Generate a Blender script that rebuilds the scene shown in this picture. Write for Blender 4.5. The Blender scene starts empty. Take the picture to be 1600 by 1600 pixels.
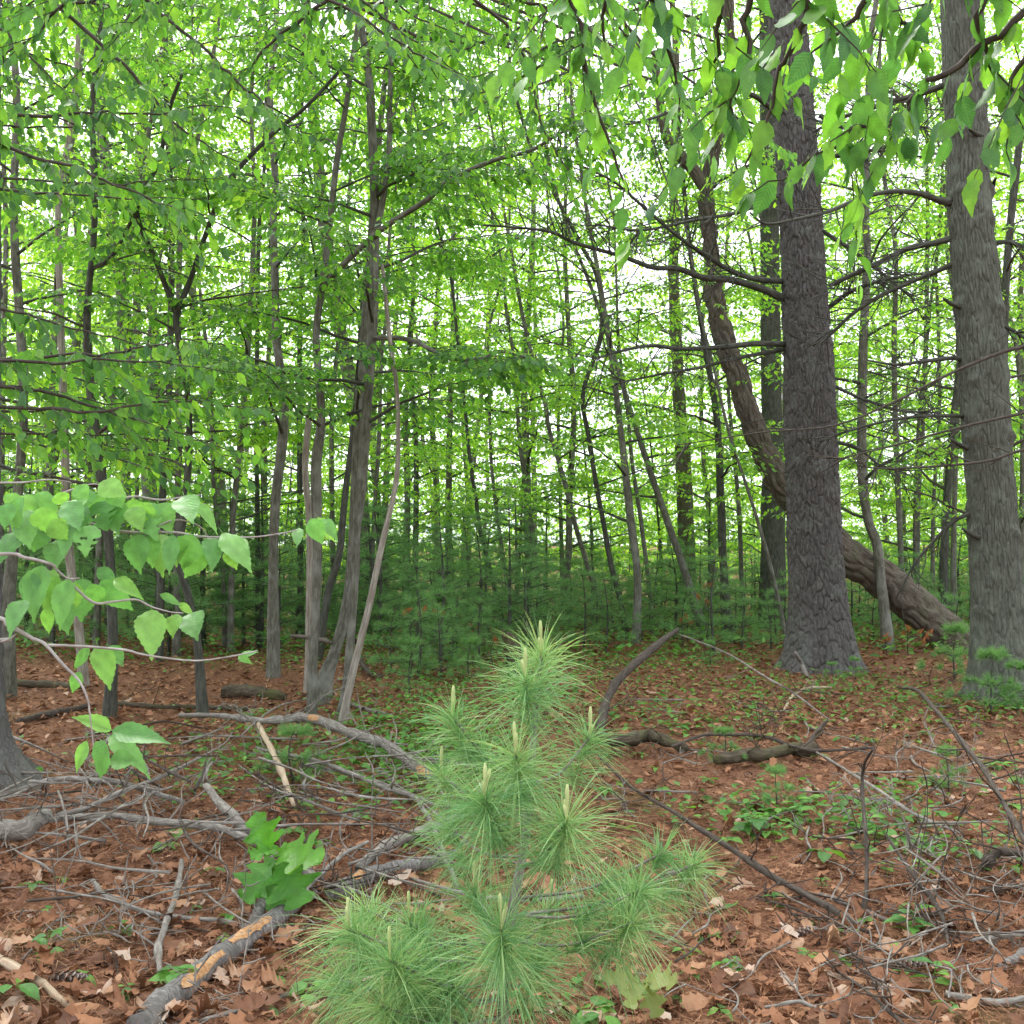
import bpy, math, random
import numpy as np
from mathutils import Matrix, Vector

rng = np.random.default_rng(11)
random.seed(5)
S = bpy.context.scene
COL = S.collection
PI = math.pi

# ------------------------------------------------------------------ camera
CAM_H = 1.55
PITCH = math.atan(50.0 / 1600.0)
cam_d = bpy.data.cameras.new('camera')
cam = bpy.data.objects.new('camera', cam_d)
COL.objects.link(cam)
cam.location = (0, 0, CAM_H)
cam.rotation_euler = (PI / 2 + PITCH, 0, 0)
cam_d.sensor_width = 36.0
cam_d.lens = 36.0
cam_d.clip_start = 0.05
cam_d.clip_end = 2000
S.camera = cam

# ------------------------------------------------------------------ sky, sun, exposure
SUN_EL, SUN_AZ = math.radians(52), math.radians(-28)      # azimuth measured from +Y towards +X
world = bpy.data.worlds.new('World')
S.world = world
world.use_nodes = True
wn = world.node_tree
wn.nodes.clear()
sky = wn.nodes.new('ShaderNodeTexSky')
sky.sky_type = 'NISHITA'
sky.sun_disc = False
sky.sun_elevation = SUN_EL
sky.sun_rotation = SUN_AZ
sky.air_density = 1.0
sky.dust_density = 4.0
hs = wn.nodes.new('ShaderNodeHueSaturation')
hs.inputs['Saturation'].default_value = 0.22
hs.inputs['Value'].default_value = 1.0
bgn = wn.nodes.new('ShaderNodeBackground')
bgn.inputs['Strength'].default_value = 0.15
won = wn.nodes.new('ShaderNodeOutputWorld')
wn.links.new(sky.outputs[0], hs.inputs['Color'])
ev = wn.nodes.new('ShaderNodeMix'); ev.data_type = 'RGBA'; ev.inputs['Factor'].default_value = 0.7
ev.inputs[7].default_value = (5.6, 5.9, 6.4, 1)      # even cloud cover over the clear-sky gradient
wn.links.new(hs.outputs[0], ev.inputs[6])
wn.links.new(ev.outputs[2], bgn.inputs['Color'])
wn.links.new(bgn.outputs[0], won.inputs['Surface'])

sun_d = bpy.data.lights.new('sun', 'SUN')
sun_d.energy = 1.5
sun_d.angle = math.radians(25)
sun_d.color = (1.0, 0.96, 0.9)
sun = bpy.data.objects.new('sun', sun_d)
COL.objects.link(sun)
sun_dir = Vector((math.sin(SUN_AZ) * math.cos(SUN_EL), math.cos(SUN_AZ) * math.cos(SUN_EL), math.sin(SUN_EL)))
sun.rotation_euler = sun_dir.to_track_quat('Z', 'Y').to_euler()
sun.location = (0, 0, 30)

vs = S.view_settings
vs.view_transform = 'Standard'
vs.look = 'None'
vs.gamma = 1.0
vs.exposure = 1.75
vs.use_curve_mapping = False
cy = S.cycles
cy.max_bounces = 5
cy.diffuse_bounces = 3
cy.glossy_bounces = 1
cy.transmission_bounces = 4
cy.transparent_max_bounces = 4
cy.use_denoising = True
cy.use_light_tree = False
cy.use_adaptive_sampling = True
cy.adaptive_threshold = 0.04
cy.caustics_reflective = False
cy.caustics_refractive = False

# ------------------------------------------------------------------ projection helpers (pixels of the 1600 px photograph)
F3 = np.array([0, math.cos(PITCH), math.sin(PITCH)])
U3 = np.array([0, -math.sin(PITCH), math.cos(PITCH)])
R3 = np.array([1.0, 0, 0])
C3 = np.array([0, 0, CAM_H])

def W(px, py, d):
    return C3 + d * (F3 + (px - 800) / 1600.0 * R3 + (800 - py) / 1600.0 * U3)

def gdepth(py, z=0.0):
    return (z - CAM_H) / (F3[2] + (800 - py) / 1600.0 * U3[2])

def proj(p):
    q = np.asarray(p) - C3
    d = q @ F3
    return 800 + 1600 * (q @ R3) / d, 800 - 1600 * (q @ U3) / d, d

def hgt(x, y):
    x = np.asarray(x, float); y = np.asarray(y, float)
    return (0.030 * np.sin(x * 0.9 + 1.0) * np.cos(y * 0.7) + 0.018 * np.sin(x * 2.3 + y * 1.7)
            + 0.010 * np.sin(x * 5.1 - y * 4.3 + 2.0) + 0.006 * np.sin(x * 11.0 + y * 9.0))

def G(px, py, lift=0.0):
    p = W(px, py, gdepth(py, lift))
    z = float(hgt(p[0], p[1])) + lift
    p = W(px, py, gdepth(py, z))
    return p

# ------------------------------------------------------------------ mesh collector
class Geo:
    def __init__(self):
        self.v, self.q, self.t, self.qm, self.tm, self.ti, self.bk = [], [], [], [], [], [], []
        self.n = 0
    def add(self, v, quads=None, tris=None, mat=0, tint=0.5, bk=None):
        v = np.asarray(v, np.float64).reshape(-1, 3)
        self.v.append(v)
        self.ti.append(np.broadcast_to(np.asarray(tint, np.float32), (len(v),)).copy())
        self.bk.append(v.copy() if bk is None else np.asarray(bk, np.float64).reshape(-1, 3))
        if quads is not None and len(quads):
            q = np.asarray(quads, np.int64).reshape(-1, 4) + self.n
            self.q.append(q); self.qm.append(np.full(len(q), mat))
        if tris is not None and len(tris):
            t = np.asarray(tris, np.int64).reshape(-1, 3) + self.n
            self.t.append(t); self.tm.append(np.full(len(t), mat))
        self.n += len(v)
    def mesh(self, name, mats, origin=(0, 0, 0), smooth=True):
        me = bpy.data.meshes.new(name)
        if not self.v:
            return me
        v = np.concatenate(self.v) - np.asarray(origin, float)
        q = np.concatenate(self.q) if self.q else np.zeros((0, 4), np.int64)
        t = np.concatenate(self.t) if self.t else np.zeros((0, 3), np.int64)
        me.vertices.add(len(v)); me.vertices.foreach_set('co', v.astype(np.float32).ravel())
        nl = len(q) * 4 + len(t) * 3
        me.loops.add(nl)
        me.loops.foreach_set('vertex_index', np.concatenate([q.ravel(), t.ravel()]).astype(np.int32))
        me.polygons.add(len(q) + len(t))
        st = np.concatenate([np.arange(len(q)) * 4, len(q) * 4 + np.arange(len(t)) * 3]).astype(np.int32)
        me.polygons.foreach_set('loop_start', st)
        mi = np.concatenate([np.concatenate(self.qm) if self.qm else np.zeros(0), np.concatenate(self.tm) if self.tm else np.zeros(0)])
        for m in mats:
            me.materials.append(m)
        if len(mats) > 1:
            me.polygons.foreach_set('material_index', mi.astype(np.int32))
        a = me.attributes.new('tint', 'FLOAT', 'POINT')
        a.data.foreach_set('value', np.concatenate(self.ti).astype(np.float32))
        a = me.attributes.new('bk', 'FLOAT_VECTOR', 'POINT')
        a.data.foreach_set('vector', np.concatenate(self.bk).astype(np.float32).ravel())
        me.polygons.foreach_set('use_smooth', np.full(len(me.polygons), smooth))
        me.update(calc_edges=True)
        return me

def norm(a):
    a = np.asarray(a, float)
    return a / (np.linalg.norm(a, axis=-1, keepdims=True) + 1e-12)

def catmull(p, k):
    p = np.asarray(p, float)
    if len(p) < 3:
        t = np.linspace(0, 1, k * (len(p) - 1) + 1)[:, None]
        return p[0] * (1 - t) + p[-1] * t
    P = np.vstack([2 * p[0] - p[1], p, 2 * p[-1] - p[-2]])
    out = []
    tt = np.linspace(0, 1, k, endpoint=False)[:, None]
    for i in range(len(p) - 1):
        a, b, c, d = P[i], P[i + 1], P[i + 2], P[i + 3]
        out.append(0.5 * ((2 * b) + (-a + c) * tt + (2 * a - 5 * b + 4 * c - d) * tt ** 2 + (-a + 3 * b - 3 * c + d) * tt ** 3))
    out.append(p[-1:])
    return np.vstack(out)

def tube(g, pts, rad, sides=8, mat=0, tint=0.5, cap=True, rough=0.0, k=0):
    """a tapered tube along pts; k > 0 resamples it smoothly first"""
    pts = np.asarray(pts, float)
    rad = np.broadcast_to(np.asarray(rad, float), (len(pts),))
    if k:
        a = catmull(np.column_stack([pts, rad]), k)
        pts, rad = a[:, :3], np.maximum(a[:, 3], 1e-4)
    n = len(pts)
    T = norm(np.gradient(pts, axis=0))
    m = np.abs(norm(pts[-1] - pts[0]))
    ref = np.eye(3)[int(np.argmin(m))]
    N = norm(np.cross(T, ref)); B = np.cross(T, N)
    th = np.arange(sides) / sides * 2 * PI
    rr = rad[:, None] * np.ones(sides)
    if rough > 0:
        rr = rr * (1 + rough * rng.normal(size=rr.shape))
    cs, sn = np.cos(th), np.sin(th)
    v = pts[:, None] + rr[..., None] * (cs[None, :, None] * N[:, None] + sn[None, :, None] * B[:, None])
    ln = np.concatenate([[0], np.cumsum(np.linalg.norm(np.diff(pts, axis=0), axis=1))])
    off = rng.uniform(0, 50)
    bk = np.stack([rr * cs, rr * sn, np.broadcast_to(ln[:, None] + off, rr.shape)], -1)
    i = np.arange(n - 1)[:, None] * sides; j = np.arange(sides)[None]; j2 = (j + 1) % sides
    q = np.stack([i + j, i + j2, i + sides + j2, i + sides + j], -1).reshape(-1, 4)
    v = v.reshape(-1, 3); bk = bk.reshape(-1, 3); tr = []
    if cap:
        v = np.vstack([v, pts[0], pts[-1]]); bk = np.vstack([bk, [0, 0, off], [0, 0, off + ln[-1]]])
        c0, c1 = n * sides, n * sides + 1
        jj = np.arange(sides); j2 = (jj + 1) % sides
        tr = np.vstack([np.stack([np.full(sides, c0), j2, jj], -1), np.stack([np.full(sides, c1), (n - 1) * sides + jj, (n - 1) * sides + j2], -1)])
    g.add(v, q, tr, mat, tint, bk)
    return pts, rad

# leaf templates: (along, across, up) with unit length
def fold(v):
    v = np.array(v, float)
    return v
LEAF6 = (np.array([[0, 0, 0], [.28, .27, .05], [.62, .25, .04], [1, 0, -.10], [.62, -.25, .04], [.28, -.27, .05]]),
         np.array([[0, 3, 2, 1], [0, 5, 4, 3]]), None)
KITE = (np.array([[0, 0, 0], [.42, .30, .05], [1, 0, -.08], [.42, -.30, .05]]), None, np.array([[0, 2, 1], [0, 3, 2]]))
NEEDLE = (np.array([[0, .5, 0], [0, -.5, 0], [1, 0, 0]]), None, np.array([[0, 1, 2]]))

def put(g, tmpl, pos, d, n, size, wide=1.0, mat=0, tint=0.5, up=1.0):
    """many copies of a template, one per row of pos"""
    T, Q, R = tmpl
    N = len(pos)
    if N == 0:
        return
    d = norm(d); s = norm(np.cross(n, d)); n = np.cross(d, s)
    size = np.broadcast_to(np.asarray(size, float), (N,)); wide = np.broadcast_to(np.asarray(wide, float), (N,))
    up = np.broadcast_to(np.asarray(up, float), (N,))
    k = len(T)
    v = pos[:, None] + size[:, None, None] * (T[None, :, 0:1] * d[:, None] + wide[:, None, None] * T[None, :, 1:2] * s[:, None] + up[:, None, None] * T[None, :, 2:3] * n[:, None])
    bk = np.broadcast_to(T[None], (N, k, 3)).reshape(-1, 3)
    o = (np.arange(N) * k)[:, None, None]
    q = (Q[None] + o).reshape(-1, 4) if Q is not None else None
    t = (R[None] + o).reshape(-1, 3) if R is not None else None
    tint = np.broadcast_to(np.asarray(tint, np.float32), (N,))
    g.add(v.reshape(-1, 3), q, t, mat, np.repeat(tint, k), bk)

# ------------------------------------------------------------------ objects
def set_props(o, label=None, cat=None, group=None, kind=None):
    if label: o['label'] = label
    if cat: o['category'] = cat
    if group: o['group'] = group
    if kind: o['kind'] = kind
    return o

def thing(name, label, cat, loc=(0, 0, 0), group=None):
    o = bpy.data.objects.new(name, None)
    o.empty_display_size = 0.1
    COL.objects.link(o)
    o.location = Vector([float(c) for c in loc])
    return set_props(o, label, cat, group)

def ob(name, me, parent=None, kind=None, label=None):
    o = bpy.data.objects.new(name, me)
    COL.objects.link(o)
    o.parent = parent
    return set_props(o, label, None, None, kind)

def loc_of(o):
    return np.array(o.location)

def copy_tree(src, loc, rz=0.0, sc=1.0, label=None, group=None):
    r = src.copy(); COL.objects.link(r)
    r.location = loc; r.rotation_euler = (0, 0, rz); r.scale = (sc, sc, sc)
    if label: r['label'] = label
    if group: r['group'] = group
    for ch in src.children:
        c = ch.copy(); COL.objects.link(c); c.parent = r
        for gch in ch.children:
            e = gch.copy(); COL.objects.link(e); e.parent = c
    return r

def frame(pos, d, n, sz):
    d = norm(d); s = norm(np.cross(n, d)); n = np.cross(d, s)
    M = np.eye(4); M[:3, 0] = d * sz; M[:3, 1] = s * sz; M[:3, 2] = n * sz; M[:3, 3] = pos
    return Matrix(M.tolist())

# ------------------------------------------------------------------ materials
def new_mat(name):
    m = bpy.data.materials.new(name); m.use_nodes = True
    nt = m.node_tree; nt.nodes.clear()
    return m, nt, nt.nodes, nt.links

def ramp(nd, stops):
    r = nd.new('ShaderNodeValToRGB'); e = r.color_ramp.elements
    e[0].position, e[0].color = stops[0][0], (*stops[0][1], 1)
    e[1].position, e[1].color = stops[-1][0], (*stops[-1][1], 1)
    for p, c in stops[1:-1]:
        x = e.new(p); x.color = (*c, 1)
    return r

def leaf_mat(name, stops, trans=0.45, tgain=(1.5, 1.45, 0.8), rough=0.45, by='tint', veins=False, spec=0.35):
    m, nt, nd, lk = new_mat(name)
    if by == 'tint':
        a = nd.new('ShaderNodeAttribute'); a.attribute_name = 'tint'; src = a.outputs['Fac']
    else:
        a = nd.new('ShaderNodeObjectInfo'); src = a.outputs['Random']
    r = ramp(nd, stops); lk.new(src, r.inputs['Fac'])
    col = r.outputs['Color']
    b = nd.new('ShaderNodeBsdfPrincipled')
    b.inputs['Roughness'].default_value = rough
    b.inputs['Specular IOR Level'].default_value = spec
    if veins:
        at = nd.new('ShaderNodeAttribute'); at.attribute_name = 'bk'
        sp = nd.new('ShaderNodeSeparateXYZ'); lk.new(at.outputs['Vector'], sp.inputs[0])
        ab = nd.new('ShaderNodeMath'); ab.operation = 'ABSOLUTE'; lk.new(sp.outputs['Y'], ab.inputs[0])
        m1 = nd.new('ShaderNodeMath'); m1.operation = 'MULTIPLY_ADD'; lk.new(ab.outputs[0], m1.inputs[0]); m1.inputs[1].default_value = -0.9; lk.new(sp.outputs['X'], m1.inputs[2])
        m2 = nd.new('ShaderNodeMath'); m2.operation = 'MULTIPLY'; lk.new(m1.outputs[0], m2.inputs[0]); m2.inputs[1].default_value = 62.0
        m3 = nd.new('ShaderNodeMath'); m3.operation = 'SINE'; lk.new(m2.outputs[0], m3.inputs[0])
        mr = nd.new('ShaderNodeMapRange'); lk.new(m3.outputs[0], mr.inputs[0]); mr.inputs[1].default_value = 0.55; mr.inputs[2].default_value = 1.0; mr.inputs[3].default_value = 0.0; mr.inputs[4].default_value = 1.0
        md = nd.new('ShaderNodeMapRange'); lk.new(ab.outputs[0], md.inputs[0]); md.inputs[1].default_value = 0.0; md.inputs[2].default_value = 0.016; md.inputs[3].default_value = 1.0; md.inputs[4].default_value = 0.0
        mx = nd.new('ShaderNodeMath'); mx.operation = 'MAXIMUM'; lk.new(mr.outputs[0], mx.inputs[0]); lk.new(md.outputs[0], mx.inputs[1])
        mm = nd.new('ShaderNodeMix'); mm.data_type = 'RGBA'; mm.blend_type = 'MIX'
        sc = nd.new('ShaderNodeMath'); sc.operation = 'MULTIPLY'; lk.new(mx.outputs[0], sc.inputs[0]); sc.inputs[1].default_value = 0.16
        lk.new(sc.outputs[0], mm.inputs['Factor']); lk.new(col, mm.inputs[6])
        mm.inputs[7].default_value = (0.20, 0.36, 0.07, 1)
        col = mm.outputs[2]
        bp = nd.new('ShaderNodeBump'); bp.inputs['Strength'].default_value = 0.35; bp.inputs['Distance'].default_value = 0.001; bp.invert = True
        lk.new(mx.outputs[0], bp.inputs['Height']); lk.new(bp.outputs[0], b.inputs['Normal'])
    if veins:      # uneven green and a few pale specks within the blade
        tc = nd.new('ShaderNodeTexCoord'); nz = nd.new('ShaderNodeTexNoise'); nz.inputs['Scale'].default_value = 3.5; nz.inputs['Detail'].default_value = 6
        oi = nd.new('ShaderNodeObjectInfo'); av = nd.new('ShaderNodeVectorMath'); av.operation = 'ADD'
        lk.new(tc.outputs['Object'], av.inputs[0]); lk.new(oi.outputs['Location'], av.inputs[1]); lk.new(av.outputs[0], nz.inputs['Vector'])
        mr2 = nd.new('ShaderNodeMapRange'); lk.new(nz.outputs['Fac'], mr2.inputs[0]); mr2.inputs[1].default_value = .3; mr2.inputs[2].default_value = .7; mr2.inputs[3].default_value = .78; mr2.inputs[4].default_value = 1.22
        m5 = nd.new('ShaderNodeMix'); m5.data_type = 'RGBA'; m5.blend_type = 'MULTIPLY'; m5.inputs['Factor'].default_value = 1
        lk.new(col, m5.inputs[6]); lk.new(mr2.outputs[0], m5.inputs[7]); col = m5.outputs[2]
    lk.new(col, b.inputs['Base Color'])
    t = nd.new('ShaderNodeBsdfTranslucent')
    mul = nd.new('ShaderNodeMix'); mul.data_type = 'RGBA'; mul.blend_type = 'MULTIPLY'; mul.inputs['Factor'].default_value = 1
    lk.new(col, mul.inputs[6]); mul.inputs[7].default_value = (*tgain, 1)
    mul.clamp_result = False
    lk.new(mul.outputs[2], t.inputs['Color'])
    mx = nd.new('ShaderNodeMixShader'); mx.inputs[0].default_value = trans
    lk.new(b.outputs[0], mx.inputs[1]); lk.new(t.outputs[0], mx.inputs[2])
    o = nd.new('ShaderNodeOutputMaterial'); lk.new(mx.outputs[0], o.inputs[0])
    return m

def bark_mat(name, dark, mid, lite, su=9.0, sv=2.2, bump=0.6, dist=0.012, blotch=None, blotch_amt=0.5, rough=0.9, ring=0.0):
    """dark, mid, lite bark tones over straightened trunk coordinates: su across the grain, sv along it"""
    m, nt, nd, lk = new_mat(name)
    at = nd.new('ShaderNodeAttribute'); at.attribute_name = 'bk'
    mp = nd.new('ShaderNodeMapping'); mp.inputs['Scale'].default_value = (su, su, sv); lk.new(at.outputs['Vector'], mp.inputs['Vector'])
    n1 = nd.new('ShaderNodeTexNoise'); n1.inputs['Scale'].default_value = 3.0; n1.inputs['Detail'].default_value = 6; n1.inputs['Roughness'].default_value = 0.65
    lk.new(mp.outputs[0], n1.inputs['Vector'])
    r = ramp(nd, [(0.28, dark), (0.5, mid), (0.72, lite)]); lk.new(n1.outputs['Fac'], r.inputs['Fac'])
    col = r.outputs['Color']
    if blotch is not None:
        n2 = nd.new('ShaderNodeTexNoise'); n2.inputs['Scale'].default_value = 5.0; n2.inputs['Detail'].default_value = 4
        lk.new(at.outputs['Vector'], n2.inputs['Vector'])
        mr = nd.new('ShaderNodeMapRange'); lk.new(n2.outputs['Fac'], mr.inputs[0]); mr.inputs[1].default_value = 0.5; mr.inputs[2].default_value = 0.68; mr.inputs[3].default_value = 0.0; mr.inputs[4].default_value = blotch_amt
        mm = nd.new('ShaderNodeMix'); mm.data_type = 'RGBA'; lk.new(mr.outputs[0], mm.inputs['Factor']); lk.new(col, mm.inputs[6]); mm.inputs[7].default_value = (*blotch, 1)
        col = mm.outputs[2]
    b = nd.new('ShaderNodeBsdfPrincipled'); b.inputs['Roughness'].default_value = rough; b.inputs['Specular IOR Level'].default_value = 0.2
    lk.new(col, b.inputs['Base Color'])
    bp = nd.new('ShaderNodeBump'); bp.inputs['Strength'].default_value = bump; bp.inputs['Distance'].default_value = dist
    h = n1.outputs['Fac']
    if ring > 0:
        mp2 = nd.new('ShaderNodeMapping'); mp2.inputs['Scale'].default_value = (3, 3, 38); lk.new(at.outputs['Vector'], mp2.inputs['Vector'])
        n3 = nd.new('ShaderNodeTexNoise'); n3.inputs['Scale'].default_value = 1.5; n3.inputs['Detail'].default_value = 2; lk.new(mp2.outputs[0], n3.inputs['Vector'])
        ad = nd.new('ShaderNodeMath'); ad.operation = 'MULTIPLY_ADD'; lk.new(n3.outputs['Fac'], ad.inputs[0]); ad.inputs[1].default_value = ring; lk.new(h, ad.inputs[2]); h = ad.outputs[0]
    lk.new(h, bp.inputs['Height']); lk.new(bp.outputs[0], b.inputs['Normal'])
    o = nd.new('ShaderNodeOutputMaterial'); lk.new(b.outputs[0], o.inputs[0])
    return m

def tint_mat(name, stops, rough=0.8, trans=0.0, by='tint', noise=0.0):
    m, nt, nd, lk = new_mat(name)
    if by == 'tint':
        a = nd.new('ShaderNodeAttribute'); a.attribute_name = 'tint'; src = a.outputs['Fac']
    else:
        a = nd.new('ShaderNodeObjectInfo'); src = a.outputs['Random']
    if noise:
        tc = nd.new('ShaderNodeTexCoord'); nz = nd.new('ShaderNodeTexNoise'); nz.inputs['Scale'].default_value = 40 if by == 'tint' else 5; nz.inputs['Detail'].default_value = 5
        lk.new(tc.outputs['Object'], nz.inputs['Vector'])
        ad = nd.new('ShaderNodeMath'); ad.operation = 'MULTIPLY_ADD'; lk.new(nz.outputs['Fac'], ad.inputs[0]); ad.inputs[1].default_value = noise
        sb = nd.new('ShaderNodeMath'); sb.operation = 'SUBTRACT'; lk.new(src, sb.inputs[0]); sb.inputs[1].default_value = noise * 0.5; lk.new(sb.outputs[0], ad.inputs[2]); src = ad.outputs[0]
    r = ramp(nd, stops); lk.new(src, r.inputs['Fac'])
    b = nd.new('ShaderNodeBsdfPrincipled'); b.inputs['Roughness'].default_value = rough; b.inputs['Specular IOR Level'].default_value = 0.25
    lk.new(r.outputs['Color'], b.inputs['Base Color'])
    o = nd.new('ShaderNodeOutputMaterial')
    if trans:
        t = nd.new('ShaderNodeBsdfTranslucent'); lk.new(r.outputs['Color'], t.inputs['Color'])
        mx = nd.new('ShaderNodeMixShader'); mx.inputs[0].default_value = trans
        lk.new(b.outputs[0], mx.inputs[1]); lk.new(t.outputs[0], mx.inputs[2]); lk.new(mx.outputs[0], o.inputs[0])
    else:
        lk.new(b.outputs[0], o.inputs[0])
    return m

GREEN = [(0.0, (.034, .110, .034)), (0.35, (.058, .180, .036)), (0.7, (.095, .265, .040)), (1.0, (.190, .375, .05))]
M_leaf = leaf_mat('foliage_leaf', GREEN, 0.55, (2.45, 2.05, 0.95))
M_leaf_obj = leaf_mat('single_leaf', [(0.0, (.035, .115, .045)), (0.3, (.055, .165, .040)), (0.65, (.085, .235, .038)), (1.0, (.145, .32, .045))], 0.5, (2.0, 1.85, 0.9), by='obj', veins=True)
M_leaf_near = leaf_mat('near_beech_leaf', [(0.0, (.095, .25, .070)), (0.6, (.135, .32, .075)), (1.0, (.22, .42, .08))], 0.40, (1.4, 1.5, 0.9), by='obj', veins=True, rough=0.42)
M_herb = leaf_mat('herb_leaf', [(0.0, (.05, .14, .03)), (0.5, (.09, .24, .04)), (1.0, (.16, .34, .05))], 0.35, (1.5, 1.5, 0.8))
M_herb_obj = leaf_mat('herb_leaf_single', [(0.0, (.055, .16, .035)), (0.5, (.09, .25, .04)), (1.0, (.16, .34, .05))], 0.35, (1.5, 1.5, 0.8), by='obj', veins=True)
M_oak_green = leaf_mat('oak_seedling_leaf', [(0.0, (.075, .24, .03)), (1.0, (.12, .30, .035))], 0.4, (1.5, 1.5, 0.7), by='obj', rough=0.4, veins=True)
M_needle = leaf_mat('pine_needle', [(0.0, (.090, .205, .080)), (0.5, (.145, .30, .105)), (1.0, (.22, .40, .125))], 0.5, (1.3, 1.3, 0.9), rough=0.4)
M_needle_near = leaf_mat('sapling_needle', [(0.0, (.085, .22, .085)), (0.5, (.155, .33, .12)), (1.0, (.33, .48, .19))], 0.35, (1.3, 1.3, 0.9), rough=0.35)
M_candle = tint_mat('pine_candle', [(0.0, (.30, .38, .13)), (1.0, (.44, .47, .22))], 0.7)
M_dead_needle = leaf_mat('dead_pine_needle', [(0.0, (.30, .095, .025)), (1.0, (.48, .19, .06))], 0.3, (1.2, 1.1, 0.9), rough=0.6)
M_litter = tint_mat('dead_oak_leaf', [(0.0, (.075, .033, .018)), (0.3, (.170, .074, .036)), (0.62, (.29, .132, .062)), (0.85, (.38, .22, .125)), (1.0, (.48, .38, .30))], 0.62, 0.12, noise=0.2)
M_litter_obj = tint_mat('dead_oak_leaf_single', [(0.0, (.085, .038, .02)), (0.3, (.185, .080, .038)), (0.62, (.295, .135, .063)), (0.85, (.37, .215, .12)), (1.0, (.46, .36, .28))], 0.6, 0.12, by='obj', noise=0.35)
M_pineneedle_litter = tint_mat('needle_litter', [(0.0, (.11, .040, .020)), (0.6, (.28, .118, .055)), (1.0, (.42, .24, .13))], 0.7)
M_bark_grey = bark_mat('grey_bark', (.050, .049, .037), (.105, .103, .079), (.20, .198, .16), 14, 3.0, 0.5, 0.008, (.24, .245, .215), 0.5, ring=0.3)
M_bark_dark = bark_mat('dark_bark', (.024, .025, .019), (.055, .057, .044), (.11, .113, .09), 14, 3.0, 0.6, 0.010, (.10, .105, .085), 0.4)
M_bark_pine = bark_mat('pine_bark', (.048, .044, .040), (.088, .082, .075), (.165, .158, .148), 26, 4.0, 0.7, 0.008, (.13, .14, .118), 0.6)
M_bark_pine2 = bark_mat('pine_bark_greenish', (.050, .053, .041), (.090, .095, .075), (.16, .168, .135), 26, 2.6, 0.7, 0.008, (.15, .17, .13), 0.65)
M_bark_brown = bark_mat('furrowed_brown_bark', (.045, .036, .027), (.10, .082, .064), (.20, .17, .14), 18, 2.4, 1.0, 0.012, (.11, .12, .07), 0.5)
M_bark_dead = bark_mat('bare_dead_wood', (.13, .108, .085), (.25, .225, .185), (.42, .395, .34), 22, 1.6, 0.7, 0.008, (.15, .105, .075), 0.5)
M_stick = bark_mat('fallen_branch_bark', (.085, .074, .060), (.18, .162, .137), (.33, .31, .275), 22, 6.0, 0.6, 0.006, (.26, .25, .22), 0.5)
M_stick_dark = bark_mat('dark_branch_bark', (.028, .022, .017), (.060, .048, .038), (.12, .10, .08), 22, 5.0, 0.6, 0.006)
M_birch = bark_mat('birch_bark', (.06, .055, .048), (.15, .14, .128), (.30, .285, .26), 10, 30.0, 0.9, 0.008, (.09, .08, .07), 0.7)
M_pale = bark_mat('pale_stripped_wood', (.26, .19, .12), (.40, .31, .21), (.52, .43, .31), 20, 1.5, 0.5, 0.004)
M_peeled = bark_mat('torn_orange_wood', (.26, .12, .05), (.40, .22, .10), (.52, .36, .21), 22, 1.5, 0.7, 0.004)
M_moss = bark_mat('mossy_log_bark', (.026, .021, .015), (.066, .053, .034), (.13, .112, .07), 16, 3.0, 1.0, 0.012, (.085, .095, .03), 0.7)
M_twig = bark_mat('twig_bark', (.035, .028, .022), (.060, .050, .040), (.10, .088, .072), 20, 6.0, 0.3, 0.003)
M_twig_pale = bark_mat('pale_twig_bark', (.16, .14, .12), (.28, .255, .23), (.42, .40, .37), 20, 10.0, 0.4, 0.002)
M_cone = tint_mat('pine_cone_scale', [(0.0, (.045, .030, .022)), (0.7, (.12, .085, .065)), (1.0, (.42, .38, .34))], 0.8)

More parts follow.
